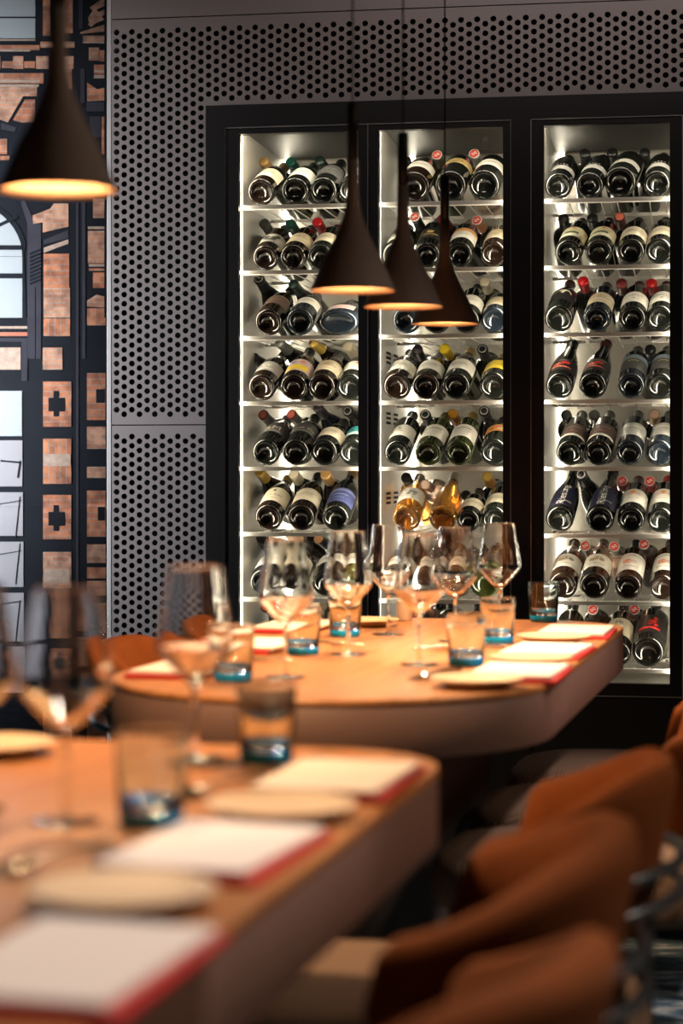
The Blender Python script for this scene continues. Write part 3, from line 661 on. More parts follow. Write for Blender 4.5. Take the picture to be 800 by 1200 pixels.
def front_uz(px, row):
    v = SV + 0.012; return wu(px, v), v
# rows: origin of the reading grid (5 reading units to a picture row), then front bottles (base x, neck x, neck y, shape, glass, label, capsule)
# and rear bottles lying neck forward (tip x, tip y, lean, shape, glass, capsule, seal)
b_, u_, t_, m_, s_ = 'bordeaux', 'burgundy', 'tall', 'magnum', 'small'
STOCK = [
 ('left', 0, (275, 160), [(150, 292, 180, u_, 'brown', 'cream', 'tan'), (352, 465, 180, u_, 'dark', 'white', 'dark-green'), (512, 625, 160, u_, 'dark', 'dark', 'black'), (672, 750, 170, b_, 'dark', 'white', 'black')],
  [(168, 145, .45, b_, 'green', 'tan', None), (325, 148, .42, b_, 'dark', 'green', 'green'), (495, 140, .40, b_, 'dark', 'dark-green', None)]),
 ('left', 1, (275, 160), [(178, 295, 545, b_, 'brown', 'sketch', 'grey'), (340, 452, 545, b_, 'brown', 'ornate', 'grey'), (500, 605, 540, b_, 'dark', 'cream', 'dark-red')],
  [(172, 508, .42, b_, 'dark', 'grey', 'grey'), (325, 510, .42, b_, 'green', 'green', 'green'), (482, 500, .40, b_, 'dark', 'red', 'red')]),
 ('left', 2, (275, 310), [(195, 330, 150, u_, 'brown', 'brown', 'black'), (380, 480, 190, u_, 'bluish', 'highwhite', 'grey'), (608, 690, 235, 'flask', 'bluish', 'mosaicless', 'grey')],
  [(142, 85, .48, u_, 'dark', 'black', 'ring'), (340, 112, .40, u_, 'brown', 'dark-green', None)]),
 ('left', 3, (275, 310), [(155, 290, 530, u_, 'brown', 'initials', 'black'), (345, 440, 510, u_, 'brown', 'mosaic', 'black'), (508, 612, 530, u_, 'brown', 'ornate', 'grey'), (670, 765, 530, u_, 'dark', 'whitered', 'black')],
  [(108, 545, .60, u_, 'bluish', 'black', None), (262, 455, .60, u_, 'dark', 'grey', None), (458, 455, .45, u_, 'brown', 'gold', None), (662, 480, .40, u_, 'brown', 'cream', 'cream')]),
 ('left', 4, (275, 460), [(180, 310, 155, u_, 'dark', 'bigand', 'black'), (355, 470, 150, u_, 'dark', 'bigmont', 'black'), (520, 640, 180, u_, 'dark', 'cream', 'black'), (668, 745, 180, u_, 'dark', 'teal', 'black')],
  [(166, 130, .45, b_, 'dark', 'grey', 'darkdisc'), (330, 128, .40, b_, 'dark', 'grey', 'darkdisc'), (485, 85, .45, u_, 'bluish', 'plum', None), (660, 108, .30, u_, 'dark', 'black', 'ring')]),
 ('left', 5, (275, 460), [(195, 315, 505, u_, 'brown', 'script', 'gold'), (388, 490, 490, u_, 'brown', 'cream', 'black'), (590, 695, 465, u_, 'dark', 'blue', 'tan')],
  [(145, 462, .45, u_, 'brown', 'gold', 'gold'), (345, 475, .40, u_, 'brown', 'cream', 'cream'), (532, 478, .30, u_, 'brown', 'tan', 'tan')]),
 ('left', 6, (275, 610), [(165, 285, 150, u_, 'dark', 'white', 'black'), (335, 430, 150, u_, 'brown', 'cream', 'black'), (530, 610, 160, u_, 'dark', 'highwhite', 'grey'), (665, 740, 140, u_, 'green', 'white', 'gold')],
  [(105, 85, .60, u_, 'dark', 'black', 'cork'), (322, 85, .30, u_, 'brown', 'cream', 'cream'), (490, 105, .08, u_, 'brown', 'black', 'cork')]),
 ('left', 7, (275, 610), [(200, 295, 550, u_, 'green', 'cream', 'black'), (390, 480, 540, u_, 'dark', 'white', 'black'), (560, 640, 540, u_, 'dark', 'white', 'black')],
  [(178, 505, .55, b_, 'dark', 'dark-red', 'darkdisc'), (475, 490, .35, b_, 'green', 'cream', 'cream')]),
 ('middle', 0, (435, 160), [(248, 332, 155, m_, 'brown', 'highwhite', 'grey'), (462, 545, 138, m_, 'dark', 'archgold', 'silver'), (660, 738, 140, m_, 'dark', 'highwhite', 'clear')],
  [(200, 140, .40, u_, 'dark', 'black', None), (384, 108, .25, b_, 'green', 'olive', 'disc'), (602, 100, .30, b_, 'pink', 'clear', 'disc')]),
 ('middle', 1, (435, 160), [(125, 220, 540, b_, 'dark', 'white', 'grey'), (325, 395, 500, b_, 'dark', 'emblem', 'grey'), (515, 578, 515, b_, 'dark', 'whiteorange', 'tan'), (715, 775, 540, b_, 'brown', 'creamgold', 'tan')],
  [(254, 470, .25, b_, 'green', 'black', 'disc'), (410, 480, .4, b_, 'dark', 'dark-red', None), (618, 490, .35, b_, 'dark', 'copper', 'disc')]),
 ('middle', 2, (435, 310), [(205, 290, 190, u_, 'bluish', 'white', 'grey'), (380, 450, 190, u_, 'dark', 'white', 'grey'), (555, 622, 140, b_, 'dark', 'white', 'black'), (718, 750, 195, b_, 'bluish', 'creamgold', 'gold')],
  [(665, 100, .30, b_, 'green', 'cream', 'cream')]),
 ('middle', 3, (435, 310), [(148, 232, 520, u_, 'brown', 'white', 'grey'), (313, 398, 525, u_, 'brown', 'white', 'grey'), (495, 580, 510, u_, 'dark', 'white', 'gold'), (715, 775, 550, u_, 'dark', 'yellow', 'gold')],
  [(268, 495, .30, b_, 'dark', 'plum', None), (428, 492, .25, b_, 'green', 'yellow', 'yellow'), (650, 495, .25, b_, 'dark', 'black', 'ring')]),
 ('middle', 4, (435, 460), [(150, 243, 132, b_, 'dark', 'initial', 'black'), (330, 436, 140, b_, 'green', 'chateau', 'gold'), (508, 592, 138, b_, 'green', 'chateau', 'gold'), (720, 775, 170, u_, 'dark', 'picture', 'black')],
  [(315, 128, .35, b_, 'dark', 'black', 'ring'), (474, 125, .30, b_, 'green', 'amber', 'amber'), (660, 108, .25, u_, 'dark', 'black', 'ring')]),
 ('middle', 5, (435, 460), [(205, 285, 500, u_, 'orange', 'flower', 'pinkish'), (415, 492, 492, t_, 'orange', None, 'cream'), (565, 632, 585, s_, 'dark', 'cream', 'black'), (722, 780, 550, b_, 'dark', 'cream', 'green')],
  [(203, 495, .35, b_, 'orange', 'black', None), (315, 540, .50, b_, 'pink', 'pinkish', 'pinkish'), (552, 600, .45, s_, 'dark', 'black', None), (678, 492, .28, b_, 'dark', 'amber', 'gold')]),
 ('middle', 6, (435, 600), [(140, 220, 230, b_, 'dark', 'white', 'black'), (330, 400, 215, b_, 'dark', 'white', 'black'), (490, 560, 220, b_, 'dark', 'cream', 'dark-red'), (665, 735, 215, m_, 'green', 'dark', 'black')],
  [(235, 205, .2, b_, 'dark', 'dark-red', None), (310, 195, -.3, b_, 'brown', 'dark-red', None)]),
 ('middle', 7, (435, 600), [(450, 470, 540, b_, 'dark', 'dark', 'black'), (560, 590, 560, b_, 'dark', 'dark', 'black')],
  [(245, 600, .2, b_, 'dark', 'dark-red', None), (345, 592, .2, b_, 'brown', 'copper', 'copper')]),
 ('right', 0, (630, 150), [(112, 182, 185, b_, 'dark', 'strip', 'black'), (302, 384, 182, b_, 'dark', 'strip', 'black'), (480, 545, 172, m_, 'dark', 'greyband', 'grey'), (698, 738, 170, b_, 'dark', 'strip', 'black')],
  [(275, 148, .20, b_, 'dark', 'black', None), (435, 142, .15, b_, 'dark', 'black', None), (625, 142, .12, b_, 'dark', 'black', None)]),
 ('right', 1, (630, 150), [(178, 260, 552, b_, 'dark', 'greenband', 'grey'), (355, 418, 552, b_, 'dark', 'greenband', 'black'), (545, 590, 550, b_, 'dark', 'cream', 'black'), (712, 752, 548, b_, 'dark', 'cream', 'black')],
  [(150, 528, .20, b_, 'dark', 'black', None), (318, 525, .18, b_, 'dark', 'black', None), (478, 520, .15, b_, 'dark', 'dark-red', 'darkdisc')]),
 ('right', 2, (630, 300), [(115, 190, 165, u_, 'dark', 'halfmoon', 'dark-red'), (345, 405, 178, b_, 'bluish', 'ornate', 'grey'), (552, 595, 172, b_, 'dark', 'lettered', 'dark-red'), (718, 755, 172, b_, 'dark', 'lettered', 'dark-red')],
  [(265, 145, .25, b_, 'dark', 'red', None), (490, 158, .20, b_, 'dark', 'dark-red', None), (665, 158, .20, b_, 'dark', 'red', None)]),
 ('right', 3, (630, 390), [(125, 205, 62, t_, 'dark', 'redsplash', 'black'), (320, 402, 62, t_, 'dark', 'redsplash', 'dark-red'), (545, 587, 102, b_, 'bluish', 'blueband', 'grey'), (718, 762, 102, b_, 'dark', 'blueband', 'grey')],
  [(658, 95, .20, b_, 'dark', 'black', None)]),
 ('right', 4, (630, 390), [(185, 260, 480, b_, 'dark', 'rosered', 'grey'), (352, 422, 480, b_, 'dark', 'rosered', 'grey'), (535, 587, 478, b_, 'bluish', 'silver', 'grey'), (715, 772, 482, b_, 'bluish', 'silver', 'grey')],
  [(165, 480, .22, b_, 'dark', 'grey', 'grey'), (330, 480, .22, b_, 'dark', 'grey', 'grey'), (682, 475, .20, b_, 'dark', 'tan', 'pinkish')]),
 ('right', 5, (630, 540), [(125, 218, 65, t_, 'dark', 'cursive', 'black'), (362, 440, 68, t_, 'dark', 'cursive', 'black'), (545, 590, 112, b_, 'dark', 'redplant', 'dark-red'), (720, 765, 110, b_, 'dark', 'redplant', 'red')],
  [(253, 80, .22, t_, 'dark', 'black', 'ring'), (494, 118, .15, b_, 'dark', 'red', 'disc'), (655, 118, .15, b_, 'dark', 'red', 'disc')]),
 ('right', 6, (630, 540), [(145, 216, 480, u_, 'brown', 'tree', 'black'), (328, 386, 482, u_, 'brown', 'tree', 'black'), (527, 577, 485, b_, 'brown', 'redflower', 'black'), (732, 780, 485, b_, 'brown', 'redflower', 'black')],
  [(278, 498, .25, b_, 'dark', 'black', 'disc'), (447, 502, .15, b_, 'pink', 'clear', 'disc'), (622, 490, .20, b_, 'dark', 'black', 'disc')]),
 ('right', 7, (630, 660), [(165, 210, 240, b_, 'dark', 'white', 'black'), (465, 500, 248, b_, 'dark', 'letters', 'black'), (645, 692, 250, m_, 'dark', 'redanimal', 'black')],
  [(322, 272, .25, b_, 'dark', 'black', 'disc'), (566, 272, .15, b_, 'dark', 'black', 'disc')]),
]
LAB['mosaicless'] = ('pink', .04, .10, 40, [('line', 0, .5, .56, .03, 'palered')]); LNAME['mosaicless'] = 'small pink'
def ray(px, py): return Vector(((px - 400) / F, 1.0, (HOR - py) / F))
CAM0 = Vector((0, 0, CAMZ))
def depth_v(P): return (P.x - WO.x) * WS + (P.y - WO.y) * WC
import numpy as np
def spheres(shape, n=14):
    L = LEN[shape]; pr = PROF[shape]; out = []
    for k in range(n):
        z = L * (k + .5) / n; r = 0
        for (r0, a), (r1, b) in zip(pr[4:-1], pr[5:]):
            if a <= z <= b and b > a: r = r0 + (r1 - r0) * (z - a) / (b - a)
        out.append((z, r))
    return np.array(out)
SPH = {k: spheres(k) for k in PROF}
WN, WUX = np.array((WS, WC, 0)), np.array((WC, -WS, 0)); WOA = np.array(WO)
def pts_of(B, a, shape): return np.array(B)[None, :] + SPH[shape][:, :1] * np.array(a)[None, :]
def clash(P, shape, others, side, zt, zabove):
    r = SPH[shape][:, 1]; c = 0.0
    for Q, qr in others:
        d = np.linalg.norm(P[:, None, :] - Q[None, :, :], axis=2)
        c += np.maximum(0, r[:, None] + qr[None, :] + 0.001 - d).sum()
    u = (P - WOA) @ WUX; v = (P - WOA) @ WN; w0, w1 = WALLS[side]
    c += 3 * np.maximum(0, w0 + r - u).sum() + 3 * np.maximum(0, u + r - w1).sum() + 3 * np.maximum(0, v + r - (DEPTH - 0.03)).sum()
    c += 3 * np.maximum(0, zt + r - P[:, 2]).sum() + 3 * np.maximum(0, P[:, 2] + r - zabove).sum()
    return c
for side, row, (ox, oy), fr, rr in STOCK:
    zt = SHELF_Z[row]; zabove = SHELF_Z[row - 1] - 0.011 if row else ZG1 + 0.02
    done = []
    for i, (bx, nx, ny, shape, g, st, cap) in enumerate(fr):
        r = RAD[shape] * (SXF.get(shape, (1, 1))[0]); L = LEN[shape]; best = None
        d = ray(ox + nx / 5, oy + ny / 5).normalized()
        for du in (0, .003, -.003, .006, -.006, .010, -.010):
            for dd in (0, -.01, .01, -.02, .02, -.035):
                v = SV + 0.012; u0 = wu(ox + bx / 5, v) + du
                B = wall_pt(u0, v, zt + r * 0.95 + 0.001)
                q = B - CAM0; k = q.dot(d); h2 = L * L - (q - d * k).length_squared
                T = CAM0 + d * (k + math.sqrt(max(h2, 0.0))) + Vector((WC, -WS, 0)) * dd
                a = (T - B).normalized(); a.z = max(a.z, 0.12 if shape != 'flask' else 0.05); a.normalize()
                B.z = zt + r * math.sqrt(max(0, 1 - a.z * a.z)) + 0.001
                c = clash(pts_of(B, a, shape), shape, done, side, zt - .02, zabove) + abs(du) * .8 + abs(dd) * .3
                if best is None or c < best[0]: best = (c, B.copy(), a.copy())
        c, B, a = best; done.append((pts_of(B, a, shape), SPH[shape][:, 1] * (1.35 if shape == 'flask' else 1)))
        nm = 'base-forward %s bottle, %s, %s %s, %s shelf, %s wine cabinet' % (GNAME[g], (LNAME[st] + ' label') if st else 'no label', ORD[i], 'from left' if i else 'of row', ROWN[row], side)
        put_bottle(bottle_matrix(B, B + a * L), shape, g, cap, nm.replace('leftmost of row', 'leftmost'), st, None, 'base-forward bottles in the %s wine cabinet' % side)
    for i, (tx, ty, lean, shape, g, cap, seal) in enumerate(rr):
        px, py = ox + tx / 5, oy + ty / 5; L = LEN[shape]; best = None
        for v in (.10, .125, .15, .175, .20, .225, .25, .275, .30):
            u, z = wall_uz(px, py, v); T = wall_pt(u, v, z)
            for zb in (0.002, .012, .025, .04, .055):
                zc = zt + RAD[shape] + zb
                if z - zc > 0.19 or z - zc < -0.03: continue
                for ul in (-.10, -.07, -.045, -.025, -.01, .005, .02, .035, .05, .07, .09, .11):
                    v2 = v + math.sqrt(max(0.0, L * L - (z - zc) ** 2 - ul * ul))
                    Bp = wall_pt(u + ul, v2, zc); a = (T - Bp).normalized(); B = T - a * L
                    c = clash(pts_of(B, a, shape), shape, done, side, zt, zabove) + abs(v - .15) * .06 + abs(ul - lean * .06) * .12 + zb * .1
                    if best is None or c < best[0]: best = (c, B.copy(), a.copy())
        c, B, a = best; done.append((pts_of(B, a, shape), SPH[shape][:, 1]))
        nm = 'neck-forward %s bottle, %s %s, %s %s, %s shelf, %s wine cabinet' % (GNAME[g], cap, 'capsule', ORD[i], 'from left' if i else 'of row', ROWN[row], side)
        put_bottle(bottle_matrix(B, B + a * L), shape, g, cap, nm.replace('leftmost of row', 'leftmost'), None, seal, 'neck-forward bottles in the %s wine cabinet' % side)

# ------------------------------------------------------------------ dining tables
TZ = 0.76
WOOD = wood('oak_top', (0.32, 0.130, 0.042), (0.50, 0.228, 0.086), 0.36)
TAUPE = mat('taupe_apron', (0.165, 0.098, 0.084), 0.6, var=0.18, vscale=10, bump=0.15, bscale=90)
DTAUPE = mat('dark_pedestal', (0.045, 0.034, 0.032), 0.6, var=0.1)
def outline(p0, p1, a0, a1, r0, r1, seg=24):
    pts = []
    for cx, cy, r, t0 in ((p1 - r1, a1 - r1, r1, 0), (p0 + r1, a1 - r1, r1, 90), (p0 + r0, a0 + r0, r0, 180), (p1 - r0, a0 + r0, r0, 270)):
        for i in range(seg + 1):
            t = R(t0 + 90 * i / seg); pts.append((cx + r * math.cos(t), cy + r * math.sin(t)))
    return pts
def table(label, p0, p1, a0, a1, r0, r1, ped):
    cp, ca = (p0 + p1) / 2, (a0 + a1) / 2
    t = thing('dining_table', label, 'table', tab_pt(cp, ca, 0), -TA)
    pl = [(x - cp, y - ca) for x, y in outline(p0, p1, a0, a1, r0, r1)]
    mb = MB(); mb.prism(pl, TZ - 0.010, TZ, 0.0025, 0, True); build('tabletop', mb, WOOD, t)
    mb = MB(); mb.prism([(x * .998, y * .999) for x, y in pl], TZ - 0.090, TZ - 0.0102, 0.003, 0, True); build('apron', mb, TAUPE, t)
    mb = MB(); q = [(x - cp, y - ca) for x, y in outline(*ped, 0.06, 0.06, 6)]; mb.prism(q, 0.0, TZ - 0.0905, 0.002); build('pedestal', mb, DTAUPE, t)
    return t
table('oak topped dining table with rounded end in front of the wine cabinets', -1.165, -0.437, 2.915, 4.60, 0.363, 0.20, (-0.82, -0.69, 3.25, 4.25))
table('oak topped dining table nearest, holding the three large white menus', -1.165, -0.437, 0.42, 2.43, 0.36, 0.15, (-0.93, -0.80, 0.85, 2.20))

# ------------------------------------------------------------------ pendant lamps
SHADE = mat('lamp_concrete', (0.15, 0.120, 0.110), 0.8, var=0.12, vscale=60, bump=0.2, bscale=300)
INNER = mat('lamp_inner_lining', (0.60, 0.42, 0.28), 0.7)
BULB = glow('lamp_glow', (1.0, 0.64, 0.26), 260)
prof_o = [(.0755, 0), (.0745, .004), (.0700, .014), (.0630, .0305), (.0480, .0645), (.0380, .082), (.0300, .100), (.0220, .118), (.0165, .135), (.0128, .152), (.0115, .170), (.0110, .232), (0, .2325)]
prof_i = [(.0755, 0), (.0725, .0005), (.0672, .014), (.0600, .0305), (.0450, .0635), (.0350, .080), (.0270, .097), (.0190, .110), (0, .112)]
def lamp(px, py, wpx, label, gain=1.0):
    Y = 0.151 * F / wpx; X = (px - 400) / F * Y; z = CAMZ + (HOR - py) / F * Y
    t = thing('pendant_lamp', label, 'pendant lamp', (X, Y, z), 0)
    mb = MB(); mb.lathe(prof_o, 36); sh = build('shade', mb, SHADE, t)
    mb = MB(); mb.lathe(list(reversed(prof_i)), 36); build('shade_lining', mb, INNER, sh)
    mb = MB(); mb.lathe([(0, .104), (.018, .104), (.018, .100), (0, .100)], 16); build('bulb', mb, BULB, t)
    mb = MB(); mb.lathe([(0, .2326), (.0100, .2326), (.0100, .328), (.008, .332), (0, .332)], 18); build('stem', mb, BLACK, t)
    mb = MB(); mb.tube([(0, 0, .33), (0, 0, 2.975 - z)], 0.0019, 6); build('cord', mb, BLACK, t)
    mb = MB(); mb.lathe([(0, 2.974 - z), (.05, 2.974 - z), (.05, 2.9995 - z), (0, 2.9995 - z)], 20); build('ceiling_cap', mb, BLACK, t)
    d = bpy.data.lights.new('lamp_light', 'SPOT'); d.energy = LAMP_W * gain; d.color = (1.0, 0.60, 0.30); d.shadow_soft_size = 0.05; d.spot_size = R(118); d.spot_blend = 0.45
    o = bpy.data.objects.new('lamp_light', d); C.objects.link(o); o.location = (X, Y, z + 0.030)
LAMP_W = 40.0
lamp(68, 224, 140, 'dark conical pendant lamp largest of all, hanging over the nearest table', 1.4)
lamp(413, 341, 100, 'dark conical pendant lamp first of the row of three over the far table')
lamp(472, 360, 93, 'dark conical pendant lamp in the middle of the row of three')
lamp(521, 380, 79, 'dark conical pendant lamp last and smallest of the row of three')

# ------------------------------------------------------------------ glasses
CLEAR = glass('clear_glass', (1, 1, 1), 1.45)
BLUEG = mat('blue_glass', (0.005, 0.27, 0.62), 0.06, var=0.35, vscale=60, **{'Transmission Weight': 0.12})
def wine_glass_proto():
    t = thing('wine_glass', 'x', 'wine glass')
    o = [(0, .0850), (.004, .0852), (.008, .088), (.018, .0975), (.034, .1140), (.0435, .1250), (.0453, .1310), (.0448, .138), (.0415, .160), (.0365, .195), (.0324, .2240), (.0320, .2252), (.0318, .2256)]
    i = [(.0314, .2256), (.0312, .2252), (.0315, .2240), (.0356, .195), (.0405, .160), (.0437, .138), (.0441, .1312), (.0424, .1262), (.033, .1158), (.017, .0996), (.008, .0915), (0, .0895)]
    mb = MB(); mb.lathe(o + i, 32); build('bowl', mb, CLEAR, t)
    mb = MB(); mb.lathe([(0, .0024), (.0065, .0026), (.0048, .008), (.0040, .016), (.0034, .04), (.0034, .07), (.0042, .083), (0, .0849)], 16); build('stem', mb, CLEAR, t)
    mb = MB(); mb.lathe([(0, 0), (.032, 0), (.0332, .0010), (.0325, .0018), (.012, .0022), (0, .0023)], 32); build('foot', mb, CLEAR, t)
    return t
def tumbler_proto():
    t = thing('tumbler', 'x', 'tumbler')
    mb = MB(); mb.lathe([(0, .0142), (.0315, .0142), (.0322, .016), (.0352, .087), (.0353, .0884), (.0351, .0888), (.0341, .0888), (.0339, .0884), (.0338, .087), (.0306, .020), (.028, .0185), (0, .018)], 28); build('glass_wall', mb, glass('tumbler_glass', (0.93, 0.96, 0.97)), t)
    mb = MB(); mb.lathe([(0, .0005), (.029, 0), (.0305, .0015), (.0318, .0137), (.0312, .0140), (0, .0140)], 28); build('blue_base', mb, BLUEG, t)
    return t
def place(proto, used, px, py, label, z=TZ, rz=None, group=None, pa=None):
    p, a = pa if pa else tab_pa(px, py, z)
    loc = tab_pt(p, a, z + 0.0003); r = -TA if rz is None else rz
    if not used: 
        proto.location = loc; proto.rotation_euler = (0, 0, r); proto['label'] = label; o = proto; used.append(1)
    else: o = dup(proto, loc, r, label)
    if group: o['group'] = group
    return o
gp, gu = wine_glass_proto(), []
for px, py, l in [
    (334.5, 794, 'empty wine glass leftmost on the far table, beside two blue-based tumblers'),
    (408, 767, 'empty wine glass second from left on the far table'),
    (455, 744, 'empty wine glass third from left on the far table, toward its far end'),
    (491, 779, 'empty wine glass nearest the middle front of the far table'),
    (533, 752, 'empty wine glass behind the nearest right-hand tumbler of the far table'),
    (585, 738, 'empty wine glass furthest back and rightmost on the far table'),
    (228, 889, 'empty wine glass standing at the far end of the nearest table'),
    (77, 964, 'large blurred empty wine glass on the glowing part of the nearest table'),
    (-34, 950, 'wine glass only partly visible at the left edge of the nearest table')]:
    place(gp, gu, px, py, l, group='wine glasses on the tables')
tp, tu = tumbler_proto(), []
for px, py, l in [
    (273, 798, 'blue-based tumbler leftmost on the far table'), (354, 767, 'blue-based tumbler behind the leftmost wine glass of the far table'),
    (404, 746, 'blue-based tumbler behind the second wine glass of the far table'), (546, 780, 'blue-based tumbler nearest on the right half of the far table'),
    (583, 754, 'blue-based tumbler between the two other right-hand tumblers of the far table'), (637, 728.5, 'blue-based tumbler rightmost and furthest on the far table'),
    (177, 967, 'large blurred blue-based tumbler at the middle of the nearest table'), (312, 893, 'blue-based tumbler at the far end of the nearest table')]:
    place(tp, tu, px, py, l, group='tumblers on the tables')

# ------------------------------------------------------------------ place settings
RED = mat('menu_red', (0.50, 0.012, 0.015), 0.5, var=0.1); PAPER = mat('menu_paper', (0.78, 0.73, 0.71), 0.7, var=0.04, vscale=120)
def menu_proto():
    t = thing('menu', 'x', 'menu')
    mb = MB(); mb.bbox(-.060, .074, -.121, .118, 0, .006, .002); build('red_cover', mb, RED, t)
    mb = MB(); n = 8   # the sheets bow up slightly at the free end
    pl = [(-.071, -.111), (.062, -.113), (.069, .104), (-.066, .110)]
    mb.prism(pl, .0062, .0125, .0012); build('white_sheets', mb, PAPER, t)
    return t
mp2, mu = menu_proto(), []
for px, py, l, rz in [
    (676, 737, 'white menu on a red cover, furthest along the right side of the far table', 2),
    (642, 759, 'white menu on a red cover, middle one along the right side of the far table', -1),
    (609, 784, 'white menu on a red cover, nearest one along the right side of the far table', 1),
    (397, 907, 'white menu on a red cover, furthest of three on the nearest table', 1),
    (253, 989, 'white menu on a red cover, middle of three on the nearest table', -2),
    (88, 1121, 'white menu on a red cover, closest of three on the nearest table', 0)]:
    place(mp2, mu, px, py, l, pa=tab_pa(px, py, TZ + .012), rz=-TA + R(rz), group='menus on the tables')
for px, py, l, rz in [
    (222, 780, 'white menu on a red cover, nearest one along the left side of the far table', 180),
    (300, 753, 'white menu on a red cover, middle one along the left side of the far table', 178),
    (345, 731, 'white menu on a red cover, furthest along the left side of the far table', 181)]:
    place(mp2, mu, px, py, l, pa=tab_pa(px, py, TZ + .012), rz=-TA + R(rz), group='menus on the tables')
PLATE = mat('cream_stoneware', (0.62, 0.48, 0.33), 0.45, var=0.15, vscale=25)
mb = MB(); mb.lathe([(0, .002), (.038, .002), (.040, 0), (.045, 0), (.047, .003), (.068, .0115), (.0735, .0135), (.0740, .0150), (.0720, .0155), (.062, .0125), (.046, .0070), (0, .0065)], 36)
pp = tag(build('bread_plate', mb, PLATE), 'x', 'plate'); pu = []
for px, py, l in [
    (558, 796, 'round bread plate nearest on the far table, before the nearest right-hand menu'), (621, 771, 'round bread plate between the two nearer right-hand menus of the far table'),
    (648, 746, 'round bread plate between the two further right-hand menus of the far table'), (428, 727, 'round bread plate at the far left end of the far table'),
    (143, 1044, 'round bread plate between the two closest menus of the nearest table'), (330, 944, 'round bread plate between the two further menus of the nearest table'),
    (-8, 872, 'round bread plate at the far left of the nearest table')]:
    place(pp, pu, px, py, l, pa=tab_pa(px, py, TZ + .012), group='bread plates on the tables')
CUTL = mat('cutlery_steel', (0.55, 0.52, 0.48), 0.18, 1.0)
def spoon_proto():
    t = thing('spoon', 'x', 'spoon')
    mb = MB(); n = 12; v = [(0.0, 0, .002)]; f = []
    for q, (k, z) in enumerate(((.55, .003), (1.0, .0075))):
        v += [(.024 * k * math.cos(2 * PI * i / n), .016 * k * math.sin(2 * PI * i / n), z) for i in range(n)]
    f += [(0, 1 + i, 1 + (i + 1) % n) for i in range(n)] + [(1 + i, 1 + n + i, 1 + n + (i + 1) % n, 1 + (i + 1) % n) for i in range(n)]
    mb.add(v, f, 0, True); mb.add([(x, y, z + .0012) for x, y, z in v], [tuple(reversed(q)) for q in f], 0, True); build('spoon_bowl', mb, CUTL, t)
    mb = MB(); mb.tube([(.023, 0, .0085), (.045, 0, .011), (.09, 0, .008), (.125, 0, .004)], .003, 8, rs=[.0024, .0022, .0032, .0045]); build('handle', mb, CUTL, t)
    return t
def fork_proto():
    t = thing('fork', 'x', 'fork')
    mb = MB()
    for y in (-.009, -.003, .003, .009): mb.tube([(-.045, y, .004), (-.02, y, .007), (0, y * .9, .006)], .0014, 6)
    build('tines', mb, CUTL, t)
    mb = MB(); mb.bbox(-.004, .018, -.0105, .0105, .0045, .0068, .004); mb.tube([(.016, 0, .006), (.04, 0, .009), (.09, 0, .007), (.135, 0, .004)], .003, 8, rs=[.004, .0026, .0035, .0048]); build('handle', mb, CUTL, t)
    return t
sp, su = spoon_proto(), []
for px, py, l, rz in [(20, 1024, 'spoon beside the plate of the closest setting on the nearest table', 70), (222, 934, 'spoon between tumbler and plate on the nearest table', 65)]:
    place(sp, su, px, py, l, rz=-TA + R(rz), group='spoons on the tables')
fp, fu = fork_proto(), []
for px, py, l, rz in [(497, 797, 'fork lying in front of the wine glass at the front of the far table', 75), (512, 762, 'fork lying left of the nearest right-hand tumbler of the far table', 30), (312, 776, 'fork lying behind the leftmost wine glass of the far table', 190),
                      (399, 758, 'fork lying beside the third tumbler of the far table', 185)]:
    place(fp, fu, px, py, l, rz=-TA + R(rz), group='forks on the tables')
mb = MB(); mb.lathe([(0, 0), (.015, 0), (.0165, .002), (.0185, .044), (.0185, .045), (.0165, .045), (.0150, .006), (0, .005)], 24)
o = tag(build('small_cup', mb, mat('white_porcelain', (0.75, 0.73, 0.68), 0.3)), 'small white porcelain cup at the far end of the far table', 'cup'); o.location = tab_pt(*tab_pa(474, 727.5, TZ), TZ + .0003)

# ------------------------------------------------------------------ chairs
VEL = mat('rust_velvet', (0.155, 0.038, 0.0045), 0.85, var=0.18, vscale=22, bump=0.25, bscale=500, spec=0.2, **{'Sheen Weight': 0.10, 'Sheen Roughness': 0.4, 'Sheen Tint': (0.9, 0.45, 0.2, 1)})
def knit():
    m = mat('taupe_knit', (0.25, 0.175, 0.135), 0.9, spec=0.2); nt = m.node_tree; b = nt.nodes['Principled BSDF']
    tc = nt.nodes.new('ShaderNodeTexCoord'); mp = nt.nodes.new('ShaderNodeMapping'); mp.inputs['Scale'].default_value = (1, 1, 0)
    out = None
    for dirn in ('X', 'Y'):
        wv = nt.nodes.new('ShaderNodeTexWave'); wv.bands_direction = dirn; wv.inputs['Scale'].default_value = 42; wv.inputs['Distortion'].default_value = 0.6
        nt.links.new(tc.outputs['Object'], wv.inputs['Vector'])
        if out is None: out = wv
        else:
            mx = nt.nodes.new('ShaderNodeMath'); mx.operation = 'MULTIPLY'; nt.links.new(out.outputs['Fac'], mx.inputs[0]); nt.links.new(wv.outputs['Fac'], mx.inputs[1])
    bp = nt.nodes.new('ShaderNodeBump'); bp.inputs['Strength'].default_value = 0.8; bp.inputs['Distance'].default_value = 0.004
    nt.links.new(mx.outputs[0], bp.inputs['Height']); nt.links.new(bp.outputs['Normal'], b.inputs['Normal'])
    mc = nt.nodes.new('ShaderNodeMix'); mc.data_type = 'RGBA'; mc.inputs[6].default_value = (0.15, 0.10, 0.078, 1); mc.inputs[7].default_value = (0.34, 0.245, 0.19, 1)
    nt.links.new(mx.outputs[0], mc.inputs[0]); nt.links.new(mc.outputs[2], b.inputs['Base Color'])
    return m
